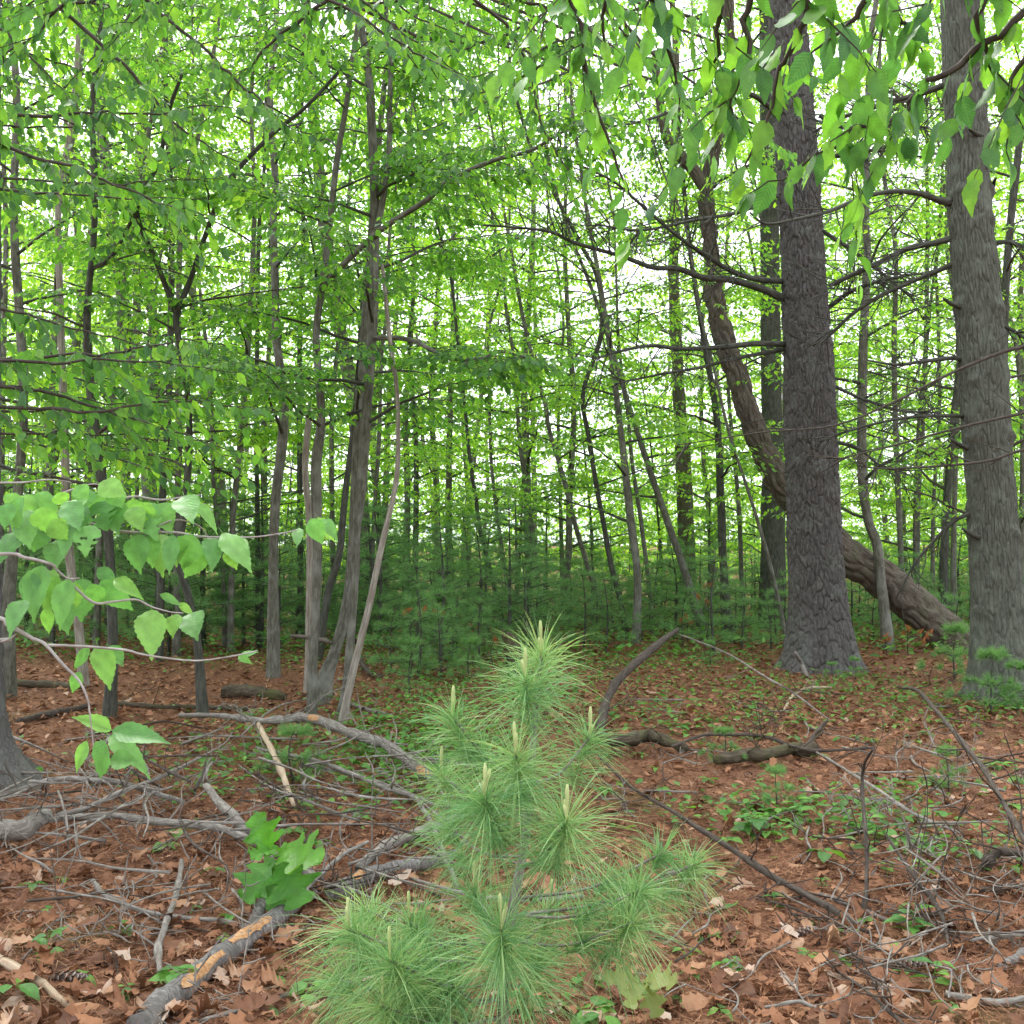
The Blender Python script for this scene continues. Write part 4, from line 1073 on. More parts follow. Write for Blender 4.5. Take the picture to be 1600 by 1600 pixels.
# ------------------------------------------------------------------ foot of a tree cut by the left edge
def edge_tree():
    p0 = G(-70, 1225)
    root = thing('mature_tree', 'rough grey root flare of a big tree cut off beside the branch pile', 'tree', tuple(p0)); g = Geo()
    z = np.array([-.1, 0, .05, .12, .25, .5, 1, 2, 4, 7]); r = np.array([.62, .56, .50, .42, .34, .28, .25, .23, .20, .16])
    sides = 60; th = np.arange(sides) / sides * 2 * PI
    zz = np.linspace(0, 1, 120) ** 1.6 * 7.1 - .1
    R = np.interp(zz, z, r)[:, None] * (1 + .12 * np.cos(5 * th + .5)[None] * np.exp(-np.clip(zz, 0, 9) / .3)[:, None]) + rng.normal(size=(120, sides)) * .006
    R = R + .012 * np.sin(th * 23 + 2.0 * np.sin(zz[:, None] * 9))
    v = np.stack([p0[0] + R * np.cos(th), p0[1] + R * np.sin(th), p0[2] + np.broadcast_to(zz[:, None], R.shape)], -1)
    i = np.arange(119)[:, None] * sides; j = np.arange(sides)[None]; j2 = (j + 1) % sides
    q = np.stack([i + j, i + j2, i + sides + j2, i + sides + j], -1).reshape(-1, 4)
    g.add(v.reshape(-1, 3), q, None, 0, .5, np.stack([R * np.cos(th), R * np.sin(th), np.broadcast_to(zz[:, None], R.shape)], -1).reshape(-1, 3))
    ob('trunk', g.mesh('trunk', [M_bark_pine], p0), root)
edge_tree()

# ------------------------------------------------------------------ overhanging branches close to the camera
def overhang(label, foot, lines, nsingle, size, step, hang, tint0=.55, jitter=.10, side_tw=True, name='overhanging_tree'):
    """a tree standing outside the frame whose leafy twigs hang into it; lines are pixel polylines with depth"""
    foot = np.array([foot[0], foot[1], float(hgt(foot[0], foot[1]))])
    root = thing(name, label, 'tree', tuple(foot)); org = foot
    top = np.array([foot[0] * .85, foot[1] * .95, 5.2 if foot[1] < 6 else 7.2])
    g = Geo(); tube(g, np.array([foot - [0, 0, .08], foot * .7 + top * .3, foot * .3 + top * .7, top]), [.13, .10, .08, .05], 10, 0, .5, True, .03, k=4)
    ob('trunk', g.mesh('trunk', [M_bark_grey], org), root)
    P, D, N, TT = [], [], [], []
    for lp in lines:
        A = np.array([W(x, y, d) for x, y, d in lp])
        A = catmull(A, 6); A = A + np.cumsum(rng.normal(size=A.shape) * .006, axis=0)
        g = Geo()
        zf = float(A[0][2]); tr_ = np.array([top[0], top[1], min(5.1, max(zf + rng.uniform(.1, .9), 1.8))]) if zf < 3.0 and A[0][0] < -1.9 else np.array([top[0], top[1], rng.uniform(4.4, 5.1) if foot[1] < 6 else 6.6])
        link = np.vstack([[tr_], [(tr_ * .45 + A[0] * .55) + np.array([0, 0, .35])], A])
        tube(g, link, np.linspace(.011, .0016, len(link)), 6, 0, .5, False)
        ob('branch', g.mesh('branch', [M_twig], org), root)
        segs = [(A, 0)]
        if side_tw:
            ln = np.concatenate([[0], np.cumsum(np.linalg.norm(np.diff(A, axis=0), axis=1))])[-1]
            for k in range(int(ln / .14)):
                j = int(rng.uniform(.05, .9) * (len(A) - 2)); dr = norm(A[j + 1] - A[j])
                sd = norm(np.cross(dr, [0, 0, 1.0])) * rng.choice([-1, 1])
                dv = norm(dr * rng.uniform(.4, .9) + sd * rng.uniform(.5, 1) + np.array([0, 0, rng.uniform(-.5, .15)]))
                l = rng.uniform(.15, .4)
                B = A[j] + dv * (np.linspace(0, 1, 5) * l)[:, None]; B[:, 2] -= .15 * l * np.linspace(0, 1, 5) ** 2
                segs.append((B, 1)); TT.append(np.array([B[0], B[2], B[4]]))
        for B, _ in segs:
            ll = np.concatenate([[0], np.cumsum(np.linalg.norm(np.diff(B, axis=0), axis=1))])
            s = 1
            for t in np.arange(step * .5, ll[-1], step):
                p = np.array([np.interp(t, ll, B[:, k]) for k in range(3)]); j = min(np.searchsorted(ll, t), len(B) - 1)
                dr = norm(B[j] - B[j - 1]); sd = norm(np.cross(dr, [0, 0, 1.0])) * s; s = -s
                a = dr * rng.uniform(.1, .6) + sd * rng.uniform(.2, .7) + np.array([0, 0, -hang * rng.uniform(.6, 1.3)])
                P.append(p); D.append(a); N.append(np.array([rng.normal() * .8, -.4 * hang + rng.normal() * .7, .7]))
            P.append(B[-1]); D.append(norm(B[-1] - B[-2]) + np.array([0, 0, -hang * .8])); N.append(np.array([rng.normal() * .4, -.4, .8]))
    P = np.array(P); D = norm(np.array(D)); N = norm(np.array(N))
    dress(root, org, P, D, N, TT, rng.uniform(size[0], size[1], len(P)), True, nsingle, tint0=tint0)
    return root

def L3(pts, d0, d1):
    n = len(pts); return [(x, y, d0 + (d1 - d0) * i / (n - 1)) for i, (x, y) in enumerate(pts)]
overhang('near branches of large drooping bright leaves hanging before the pines', (2.6, 1.9), [
    L3([(1700, -60), (1600, 40), (1500, 120), (1455, 182), (1380, 215), (1300, 262), (1205, 300)], 2.3, 2.6),
    L3([(1280, -90), (1262, 30), (1228, 110), (1200, 200), (1152, 285)], 2.2, 2.4),
    L3([(1000, -90), (1040, 10), (1062, 90), (1080, 165)], 2.4, 2.6),
    L3([(1110, -80), (1132, 40), (1112, 130)], 2.3, 2.5),
    L3([(1420, -90), (1360, 10), (1310, 70), (1255, 115)], 2.2, 2.4),
    L3([(1330, -80), (1400, 30), (1440, 90)], 2.4, 2.6),
    L3([(1560, -80), (1522, 40), (1535, 140), (1548, 270)], 2.3, 2.5),
    L3([(1690, 20), (1600, 100), (1572, 180)], 2.3, 2.4),
    L3([(1180, -80), (1180, 20), (1164, 120), (1178, 185)], 2.4, 2.5),
    L3([(960, -90), (942, 20), (962, 110)], 2.6, 2.8),
    L3([(1480, -90), (1470, -10), (1440, 50)], 2.2, 2.5),
    L3([(900, -90), (880, 0), (900, 80), (960, 250), (965, 330)], 2.8, 3.0),
], 300, (.058, .100), .054, .8, .5)
tl = []
for i in range(24):
    x = r2.uniform(-100, 1000); y = r2.uniform(-140, 40); d = r2.uniform(3.9, 6.0)
    pts = [(x, y)]; ang = r2.uniform(.15, 1.2) if r2.uniform() < .5 else r2.uniform(2.0, 3.0)
    for k in range(4):
        ang += r2.normal() * .2; pts.append((pts[-1][0] + math.cos(ang) * 95, pts[-1][1] + math.sin(ang) * 62 + 8))
    tl.append(L3(pts, d, d + r2.uniform(-.5, .6)))
tc_ = []
for i in range(26):
    x = r2.uniform(-150, 1250); y = r2.uniform(-160, 120); d = r2.uniform(5.5, 8.5)
    pts = [(x, y)]; ang = r2.uniform(.0, .7) if r2.uniform() < .5 else r2.uniform(2.4, 3.2)
    for k in range(4):
        ang += r2.normal() * .2; pts.append((pts[-1][0] + math.cos(ang) * 85, pts[-1][1] + math.sin(ang) * 50 + 8))
    tc_.append(L3(pts, d, d + r2.uniform(-.5, .6)))
overhang('leafy boughs high above the clump, beyond the nearest hanging leaves', (-6.5, 7.0), tc_, 200, (.058, .082), .055, .7, .45)
overhang('near branches of fresh leaves hanging from overhead above the clump', (-3.4, 3.2), tl, 300, (.052, .078), .052, .8, .5)
tl = []
for i in range(15):
    x = r2.uniform(-220, -40); y = r2.uniform(130, 700); d = r2.uniform(4.0, 6.2)
    pts = [(x, y)]; ang = r2.uniform(-.25, .35)
    for k in range(4):
        ang += r2.normal() * .15; pts.append((pts[-1][0] + math.cos(ang) * 125, pts[-1][1] + math.sin(ang) * 60 + 6))
    tl.append(L3(pts, d, d + r2.uniform(-.3, .8)))
overhang('layered leafy branches reaching in level with the dead tree', (-4.6, 4.4), tl, 300, (.058, .08), .055, .75, .45)

# ------------------------------------------------------------------ the close beech twig on the left
def beech_twig():
    NV = [leaf_mesh('toothed_leaf', M_leaf_near, rng.uniform(.68, .80), rng.uniform(.1, .45), rng.uniform(-.05, .30), rng.uniform(-.4, .4), .016, False, 19, .34) for _ in range(7)]
    NH = leaf_mesh('holed_leaf', M_leaf_near, .8, .3, .1, .2, .016, True, 13, .38)
    foot = np.array([-1.05, 1.35, 0.0]); foot[2] = float(hgt(*foot[:2]))
    root = thing('beech_shrub', 'close shrub twig with big fresh toothed leaves on thin pale twigs', 'shrub', tuple(foot)); org = foot
    g = Geo(); tube(g, np.array([foot - [0, 0, .05], foot + [-.03, .02, .6], foot + [.02, 0, 1.2], foot + [.05, .05, 1.75]]), [.016, .014, .011, .006], 8, 0, .5, True, .03, k=4)
    ob('stem', g.mesh('stem', [M_stick], org), root)
    Z = lambda x, y, d=1.5: W(x / 4.0, 740 + y / 4.0, d)
    hub = foot + np.array([.02, 0, 1.3])
    tw = [([(-160, 300), (100, 258), (200, 262), (350, 262), (660, 335), (800, 365), (1100, 372), (1250, 390), (1450, 400), (1600, 398), (1770, 378), (1860, 350)], 6, 1.50, 1.62),
          ([(-160, 60), (0, 50), (150, 55), (290, 42), (420, 45), (450, 70)], 4, 1.62, 1.66),
          ([(-100, 500), (150, 520), (310, 562), (350, 600), (420, 655), (500, 660)], 5, 1.44, 1.46),
          ([(420, 655), (580, 806), (700, 795), (850, 785), (950, 825), (1060, 862), (1150, 880)], 4, 1.46, 1.52),
          ([(-160, 900), (60, 965), (200, 1030), (290, 1070), (400, 1200), (500, 1290), (545, 1400), (570, 1490), (590, 1700)], 6, 1.42, 1.42),
          ([(290, 1070), (520, 1090), (780, 1100), (900, 1130), (1210, 1160), (1500, 1140), (1610, 1110)], 4, 1.42, 1.5),
          ([(-60, 1060), (0, 1050), (60, 1020), (100, 990)], 4, 1.42, 1.42),
          ([(900, 375), (1080, 290), (1240, 325), (1300, 390)], 3, 1.55, 1.6),
          ([(590, 260), (800, 150), (1000, 160), (1180, 140), (1240, 130)], 4, 1.56, 1.62),
          ([(200, 262), (300, 180), (420, 120), (560, 70), (640, 60)], 4, 1.52, 1.6)]
    for pts, w, d0, d1 in tw:
        dd = np.linspace(d0, d1, len(pts)); A = np.array([Z(x, y, d) for (x, y), d in zip(pts, dd)])
        rr = np.linspace(w / 1600 * 1.5 / 2 * 1.25, .0009, len(A))
        if pts[0][0] < -50:
            A = np.vstack([hub * [1, 1, 0] + [0, 0, A[0][2] - .03], A]); rr = np.concatenate([[rr[0] * 1.3], rr])
        A = A + rng.normal(size=A.shape) * .0012
        g = Geo(); tube(g, A, rr, 6, 0, .5, False, .08, k=4)
        ob('twig', g.mesh('twig', [M_twig_pale], org), root)
    lv = [(150, 150, 0, 380, 130), (300, 110, 240, 300, 190), (360, 120, 410, 200, 110), (250, 310, 200, 475, 200), (320, 290, 400, 410, 150), (390, 410, 330, 565, 180), (540, 200, 380, 450, 160),
          (600, 180, 645, 315, 190), (620, 60, 765, 120, 130), (470, 80, 550, 150, 130), (770, 175, 690, 325, 160), (880, 180, 965, 355, 150), (990, 190, 1060, 345, 150), (1150, 140, 1190, 278, 160), (1225, 180, 1362, 312, 60), (110, 360, 0, 512, 110),
          (870, 378, 845, 602, 185), (1000, 380, 1000, 607, 145), (1080, 382, 1045, 600, 100), (1210, 382, 1130, 590, 190), (1270, 470, 1155, 640, 150), (1330, 395, 1325, 532, 125), (1390, 370, 1557, 552, 125), (1420, 470, 1478, 585, 95),
          (260, 575, 195, 875, 130), (330, 600, 250, 800, 140), (430, 660, 360, 942, 135), (515, 655, 495, 903, 205), (630, 668, 797, 855, 150), (400, 790, 400, 972, 115), (290, 830, 305, 1002, 75), (150, 790, 55, 972, 105), (610, 590, 722, 675, 85), (715, 660, 872, 757, 72),
          (945, 850, 940, 1122, 178), (1000, 755, 1142, 808, 60), (1120, 808, 1205, 875, 45), (1100, 878, 1065, 1002, 115), (1190, 875, 1215, 998, 150),
          (560, 1090, 450, 1215, 70), (610, 1078, 690, 1312, 140), (680, 1078, 762, 1190, 110), (500, 1240, 440, 1362, 75), (1500, 1138, 1605, 1105, 35), (1490, 1140, 1560, 1175, 30),
          (500, 160, 420, 260, 150), (700, 110, 760, 200, 150), (560, 130, 620, 250, 150), (830, 160, 850, 290, 130), (200, 130, 120, 300, 140), (100, 120, 60, 230, 120), (450, 300, 390, 470, 120), (930, 180, 900, 300, 110), (60, 180, 10, 330, 120), (700, 200, 720, 350, 150), (430, 180, 480, 330, 150), (250, 210, 300, 380, 160), (160, 230, 150, 420, 150), (820, 210, 880, 330, 120), (1060, 180, 1010, 300, 110), (540, 90, 500, 210, 130), (350, 640, 290, 860, 130), (470, 680, 440, 860, 130), (570, 690, 620, 830, 120), (210, 620, 150, 800, 110), (930, 390, 950, 560, 120), (1130, 400, 1090, 560, 120), (1460, 400, 1530, 500, 80)]
    z7 = [(515, 240, 360, 170, 80), (520, 240, 760, 285, 64), (508, 265, 672, 388, 84), (485, 290, 432, 457, 130), (400, 290, 350, 425, 52), (508, 385, 624, 372, 92)]
    for a in z7:
        lv.append(tuple([a[0] / 2.963 * 4, (1060 - 740 + a[1] / 2.963) * 4, a[2] / 2.963 * 4, (1060 - 740 + a[3] / 2.963) * 4, a[4] / 2.963 * 4]))
    z4 = [(1440, 830, 1492, 942, 85), (1490, 835, 1556, 912, 60), (1385, 875, 1372, 948, 52), (1470, 825, 1530, 930, 55)]
    for a in z4:
        lv.append(tuple([a[0] / 2.963 * 4, (530 - 740 + a[1] / 2.963) * 4, a[2] / 2.963 * 4, (530 - 740 + a[3] / 2.963) * 4, a[4] / 2.963 * 4]))
    for i, (x0, y0, x1, y1, w) in enumerate(lv):
        d = 1.46 + .16 * (x0 / 1500) + rng.normal() * .025
        a = Z(x0, y0, d); b = Z(x1, y1, d - rng.uniform(-.01, .055))
        b = a + (b - a) * 1.1; L = np.linalg.norm(b - a); ww = w * 1.12 / 4.0 / 1600 * d
        nn = np.array([rng.normal() * .30, -1.0, .75 + rng.normal() * .2])
        o = ob('leaf', NH if i in (7, 11) else NV[i % len(NV)], root)
        M = np.array(frame(a - org, b - a, nn, L)); wr = np.clip(ww / (L * .74), .55, 1.5); M[:3, 1] *= wr
        o.matrix_basis = Matrix(M.tolist())
    # the leaf with holes
    a = Z(560, 320, 1.45); b = Z(520, 482, 1.42); o = ob('leaf', NH, root, label='insect-holed leaf')
    o.matrix_basis = frame(a - org, b - a, np.array([.1, -1, .7]), np.linalg.norm(b - a) * 1.05)
beech_twig()
#@@PART4
# ------------------------------------------------------------------ the foreground pine sapling
def sapling():
    foot = W(790, 1700, 2.35); foot[2] = float(hgt(foot[0], foot[1]))
    root = thing('pine_sapling', 'bright soft-needled pine sapling with pale upright candles in the foreground', 'pine sapling', tuple(foot)); org = foot
    d0 = 2.35
    st = np.array([foot - [0, 0, .05], W(786, 1560, d0), W(800, 1430, d0), W(822, 1300, d0), W(832, 1180, d0), W(838, 1090, d0), W(846, 1022, d0)])
    g = Geo(); tube(g, st, [.017, .014, .012, .010, .008, .006, .004], 8, 0, .5, False, .03, k=4)
    ob('stem', g.mesh('stem', [M_stick], org), root)
    # tips: (x, y, depth offset, stem y it grows from, candles, needle scale)
    tips = [(846, 1022, 0, None, 3, 1.0), (822, 1062, -.10, 1150, 2, 1.0), (706, 1118, .05, 1230, 3, .85), (806, 1180, -.20, 1260, 2, 1.0), (757, 1246, -.25, 1330, 3, 1.05), (886, 1280, -.30, 1350, 3, 1.15),
            (922, 1150, .10, 1230, 2, .8), (545, 1452, -.10, 1500, 3, 1.1), (783, 1452, -.34, 1520, 3, 1.2), (597, 1572, -.20, 1600, 1, 1.0), (1002, 1390, -.05, 1430, 0, .9), (1086, 1350, .06, 1430, 0, .8),
            (990, 1440, -.12, 1470, 0, .9), (700, 1290, .12, 1340, 0, .8), (690, 1210, .15, 1270, 1, .75), (640, 1440, .05, 1500, 1, 1.0),
            (700, 1530, -.1, 1560, 0, 1.05), (860, 1420, .1, 1470, 1, .9), (740, 1390, .05, 1440, 1, .9), (530, 1530, .05, 1560, 0, 1.0), (840, 1500, -.05, 1540, 0, 1.0), (610, 1500, -.2, 1540, 1, 1.05), (660, 1570, -.1, 1600, 0, 1.0), (1040, 1330, .1, 1400, 0, .8), (570, 1420, .15, 1480, 0, .9)]
    for x, y, dz, sy, nc, sc in tips:
        p = W(x, y, d0 + dz)
        if sy is not None:
            k = np.argmin([abs(proj(q)[1] - sy) for q in catmull(st, 10)]); b = catmull(st, 10)[k]
            g = Geo(); mid = (b + p) / 2 + np.array([0, 0, -.03])
            A, _ = tube(g, np.array([b, mid, p]), [.0042, .0034, .0028], 5, 0, .5, False, k=4)
            br = ob('branch', g.mesh('branch', [M_stick], org), root)
            if np.linalg.norm(p - b) > .22:
                gm = Geo(); tuft(gm, A[5], norm(A[6] - A[4]) + np.array([0, 0, .3]), 130, .14 * sc, .0018, 0, .5, (.35, 1.5), .2, 4)
                ob('needle_tuft', gm.mesh('needle_tuft', [M_needle_near], (0, 0, 0) if False else org, smooth=False), br)
            ax = norm(A[-1] - A[-3]) + np.array([0, 0, .55])
        else:
            ax = np.array([0, 0, 1.0]); br = root
        ax = norm(ax + np.array([0, -.15, .2]))
        g = Geo()
        tuft(g, p, ax, int(190 * sc + 15), .165 * sc, .0018, 0, .66 + .1 * rng.normal(), (.25, 1.75), .26, 4)
        tuft(g, p - ax * .07, ax, 110, .15 * sc, .0018, 0, .55, (.7, 1.9), .25, 4)
        ob('needle_tuft', g.mesh('needle_tuft', [M_needle_near], org, smooth=False), br)
        for c in range(nc):
            a = rng.uniform(0, 6.28); lean = .25 if c else .06
            dr = norm(np.array([math.cos(a) * lean, math.sin(a) * lean, 1.0])); l = (.07 if c == 0 else rng.uniform(.03, .06)) * (1.1 if sy is None else 1)
            g = Geo()
            q = p + dr * (np.linspace(0, 1, 6) * l)[:, None]; q[:, :2] += dr[:2] * (np.linspace(0, 1, 6)[:, None] ** 2) * -.01
            tube(g, q, [.0028, .0025, .0030, .0040, .0045, .0024], 7, 0, rng.uniform(.2, .9), True, .07)
            ob('candle', g.mesh('candle', [M_candle], org), br)
sapling()

# ------------------------------------------------------------------ fallen branches
def stick(label, pts, mat, lift=(0.02, 0.02), arch=0.0, nt=6, tl=.35, group=None, name='fallen_branch', sides=8, depth=1, rough=.05, patches=(), k=5, cat='fallen branch'):
    """pixel polyline (x, y, width) laid on the ground; lift raises it above the litter"""
    n = len(pts); P, R = [], []
    for i, (x, y, w) in enumerate(pts):
        t = i / (n - 1)
        h = lift[0] + (lift[1] - lift[0]) * t + arch * 4 * t * (1 - t)
        p = G(x, y, h); P.append(p)
        R.append(max(w, 1.2) / 1600 * np.linalg.norm(p - C3) / 2)
    P = np.array(P); R = np.array(R)
    base = P[int(np.argmin(P[:, 2]))].copy(); base[2] = float(hgt(base[0], base[1]))
    root = thing(name, label, cat, tuple(base), group)
    B = catmull(np.column_stack([P, R]), k); m = len(B)
    jt = rng.normal(size=(m, 3)) * .13; jt[1:-1] = (jt[:-2] + jt[1:-1] * 2 + jt[2:]) / 3; jt[0] = 0
    B[:, :3] += jt * B[:, 3:4] * (1 if sides < 12 else .7)
    B[:, 3] *= 1 + (.09 if sides < 12 else .035) * rng.normal(size=m)
    for kn in range(max(1, m // 9) if sides < 12 else 0): B[int(rng.integers(1, m - 1)), 3] *= rng.uniform(1.1, 1.28)
    g = Geo(); A, rr = tube(g, B[:, :3], np.maximum(B[:, 3], 4e-4), sides, 0, .5, True, rough, k=0)
    ob('wood', g.mesh('wood', [mat], base), root)
    for t in range(nt):
        g = Geo(); j = int(rng.uniform(.1, .95) * (len(A) - 2)); p = A[j]
        dr = norm(A[j + 1] - A[j]) * rng.choice([-1, 1], p=[.25, .75]); rn = rng.normal(size=3) * [1, 1, .45] + [0, 0, .15]; rn = norm(rn - dr * (rn @ dr))
        dv = norm(dr * rng.uniform(.3, 1) + rn * rng.uniform(.6, 1)); l = tl * rng.uniform(.4, 1.1); q = [p]
        for i in range(5):
            dv = norm(dv + rng.normal(size=3) * .09); nx = q[-1] + dv * l / 5
            nx[2] = max(nx[2], float(hgt(nx[0], nx[1])) + .012); q.append(nx)
        q = np.array(q); r0 = max(.0018, min(rr[j] * .4, .005))
        tube(g, q, np.linspace(r0, .0012, 6), 5, 0, .5, False, 0)
        if depth: side_twigs(g, q, r0, 3, l * .45, 0, 0.0, 0, 1.0, .3)
        ob('twig', g.mesh('twig', [mat], base), root)
    for (t0, t1, a0, a1) in patches:     # torn strips of bare wood, a little proud of the bark
        i0, i1 = int(t0 * (len(A) - 1)), int(t1 * (len(A) - 1)); i1 = max(i1, i0 + 2)
        seg = A[i0:i1 + 1]; T = norm(np.gradient(seg, axis=0)); up = np.array([0, -.5, 1.0])
        B = norm(np.cross(T, up)); U = np.cross(B, T); m = 7
        V = []
        for i in range(len(seg)):
            w = math.sin(PI * (i + .5) / len(seg)) ** .5 * rng.uniform(.55, 1.1)
            for j in range(m):
                a = a0 + (a1 - a0) * j / (m - 1); a = (a0 + a1) / 2 + (a - (a0 + a1) / 2) * w * rng.uniform(.8, 1.1)
                V.append(seg[i] + (rr[i0 + i] * (1.07 + .05 * rng.normal())) * (math.cos(a) * U[i] + math.sin(a) * B[i]))
        q = [[i * m + j, i * m + j + 1, (i + 1) * m + j + 1, (i + 1) * m + j] for i in range(len(seg) - 1) for j in range(m - 1)]
        g = Geo(); g.add(V, q)
        ob('bare_patch', g.mesh('bare_patch', [M_peeled], base), root, label='torn patch of bare orange wood')
    return root

stick('thick grey birch branch with torn orange patches lying across oak leaves', [(215, 1608, 38), (270, 1556, 35), (321, 1516, 32), (388, 1465, 29), (439, 1431, 26), (474, 1402, 14)], M_birch, (.03, .05), 0, 1, .3, sides=14, rough=.05, patches=((.22, .45, -.1, 1.3), (.52, .72, -.5, .9), (.90, .97, -.8, 1.2)), k=8)
stick('grey birch log segment running under the foreground pine sapling', [(505, 1398, 22), (530, 1390, 24), (570, 1371, 24), (614, 1357, 22), (672, 1347, 19), (712, 1336, 15)], M_birch, (.03, .05), .0, 2, .3, sides=12, patches=((.30, .38, -.6, 1.0),), k=7)
stick('forked grey branch rising from the birch log towards the sapling', [(560, 1358, 14), (580, 1338, 15), (604, 1322, 15), (665, 1296, 14), (705, 1279, 12), (740, 1274, 8)], M_stick, (.06, .12), .02, 4, .4)
stick('long arching fallen branch with a torn pale end, behind the pile', [(280, 1117, 7), (350, 1119, 8), (400, 1126, 10), (437, 1125, 12), (475, 1122, 14), (503, 1128, 15), (550, 1145, 16), (597, 1162, 17), (634, 1184, 17), (662, 1206, 15), (688, 1228, 12)], M_stick, (.16, .03), .12, 9, .6, sides=10, patches=((.44, .50, -.3, 1.2), (.88, .94, -.5, 1.4)))
stick('long grey branch sweeping over the pile down to the oak seedling', [(70, 1282, 8), (101, 1279, 9), (162, 1274, 9), (236, 1283, 11), (321, 1291, 12), (388, 1310, 12), (439, 1337, 12), (470, 1355, 13), (500, 1376, 12)], M_stick, (.14, .03), .05, 9, .55)
stick('thick broken butt of a branch at the end of the pile near the root flare', [(-60, 1300, 30), (0, 1297, 27), (34, 1296, 26), (55, 1286, 24), (72, 1274, 20)], M_stick, (.06, .16), .02, 3, .3, sides=12, rough=.08)
stick('thin branch arching above the broken butt', [(-20, 1250, 6), (51, 1227, 7), (94, 1217, 8), (145, 1219, 8), (189, 1224, 8), (229, 1235, 9), (287, 1254, 8)], M_stick, (.12, .05), .10, 7, .45)
stick('straight thin branch slanting up out of the pile', [(88, 1276, 8), (135, 1262, 8), (186, 1239, 7), (256, 1212, 6), (324, 1178, 3)], M_stick, (.12, .15), .05, 6, .4)
stick('upright forked piece of branch standing behind the oak seedling', [(322, 1228, 10), (340, 1250, 13), (371, 1283, 15), (390, 1305, 13)], M_stick, (.18, .08), .02, 4, .3)
stick('short thick birch stub below the oak seedling', [(392, 1452, 19), (402, 1432, 17), (410, 1405, 15), (408, 1380, 13)], M_birch, (.02, .08), 0, 0, sides=12)
stick('straight pale stripped stick propped on the pile', [(403, 1131, 8), (425, 1171, 9), (442, 1212, 9), (459, 1259, 7)], M_pale, (.20, .05), .02, 0, rough=.02)
stick('thin curved twig under the upper arching branch', [(400, 1168, 4), (419, 1173, 5), (462, 1182, 6), (512, 1194, 6), (550, 1209, 7), (606, 1229, 7), (662, 1248, 6)], M_stick, (.12, .04), .05, 8, .45)
stick('slim branch between the arching branch and the birch log', [(470, 1196, 4), (530, 1205, 6), (597, 1229, 7), (648, 1246, 7), (692, 1262, 5)], M_stick, (.08, .03), .04, 7, .4)
stick('crooked grey twig dropping beside the foreground sapling', [(650, 1246, 6), (660, 1262, 7), (675, 1289, 8), (699, 1347, 8), (716, 1388, 6)], M_stick, (.18, .02), .02, 6, .3)
stick('thin stick pointing from the birch branch tip to the pile', [(470, 1404, 7), (489, 1379, 7), (515, 1352, 7), (545, 1330, 6), (575, 1315, 4)], M_stick, (.06, .10), .02, 3, .3)
stick('thin bent twig lying on the oak leaves', [(145, 1376, 6), (169, 1401, 7), (243, 1428, 7), (337, 1438, 7), (398, 1451, 6)], M_stick, (.06, .03), .01, 3, .25)
stick('knobbly short stick lying end-on among oak leaves', [(284, 1345, 6), (277, 1391, 9), (258, 1446, 10), (247, 1480, 10), (250, 1518, 7)], M_stick, (.06, .03), .01, 3, .2)
stick('pale rotten stick beside a long pine cone', [(-20, 1490, 12), (0, 1500, 12), (51, 1529, 11), (84, 1553, 10), (116, 1575, 7)], M_pale, (.02, .02), 0, 1, .2)
stick('thin straight stick along the foot of the sapling', [(268, 1603, 6), (371, 1580, 6), (430, 1560, 6), (500, 1535, 5), (560, 1520, 4)], M_stick, (.02, .03), 0, 2, .3)
stick('pale thin stick under the sapling branches', [(640, 1372, 4), (720, 1395, 6), (780, 1405, 7), (860, 1404, 7), (910, 1400, 6)], M_stick, (.05, .05), .02, 4, .3)
stick('dark mossy log behind the barkless dead tree', [(-20, 1064, 9), (17, 1067, 10), (70, 1070, 10), (128, 1073, 8)], M_moss, (.05, .05), 0, 2, .4, name='fallen_log', cat='log')
stick('thin dark rotting log in front of the mossy log', [(30, 1126, 9), (70, 1118, 10), (101, 1111, 9), (135, 1104, 7)], M_stick_dark, (.04, .04), 0, 3, .4, name='fallen_log', cat='log')
stick('long mossy pole lying behind the V-forked tree', [(165, 1096, 6), (182, 1099, 7), (253, 1104, 7), (310, 1105, 7), (388, 1107, 6)], M_moss, (.05, .05), 0, 4, .5)
stick('rotted dark log lump behind the clump', [(350, 1082, 18), (380, 1081, 20), (410, 1084, 18), (445, 1089, 12)], M_moss, (.06, .05), 0, 2, .3, name='fallen_log', sides=12, rough=.14, cat='log')
stick('brown pole wedged level between stems of the clump', [(455, 994, 6), (480, 996, 7), (505, 1000, 7), (516, 1004, 6)], M_bark_brown, (.62, .6), 0, 0)
stick('black curved root snaking beside the bleached snag', [(560, 1022, 8), (568, 1040, 8), (580, 1052, 9), (597, 1058, 6)], M_stick_dark, (.10, .02), 0, 0)
stick('thin log lying behind the bleached snag', [(540, 1094, 7), (560, 1104, 7), (600, 1116, 7), (612, 1118, 5)], M_stick, (.04, .03), 0, 2, .3)
stick('long straight grey stick slanting over the leaves beside the sapling', [(935, 1181, 3), (986, 1229, 4.5), (1060, 1273, 6), (1127, 1317, 7.5), (1205, 1367, 9), (1279, 1408, 10), (1357, 1458, 8)], M_stick_dark, (.16, .02), .02, 8, .4)
stick('shorter pale stick lying against the long straight grey stick', [(1275, 1398, 9), (1310, 1408, 9), (1350, 1423, 8), (1392, 1440, 5)], M_birch, (.02, .02), 0, 1, .2)
stick('crooked mossy branch behind the sapling, touching the rising dark stick', [(925, 1149, 16), (955, 1156, 19), (982, 1156, 20), (1009, 1148, 18), (1043, 1159, 17), (1072, 1169, 12)], M_moss, (.08, .07), .04, 7, .5, sides=11, rough=.08)
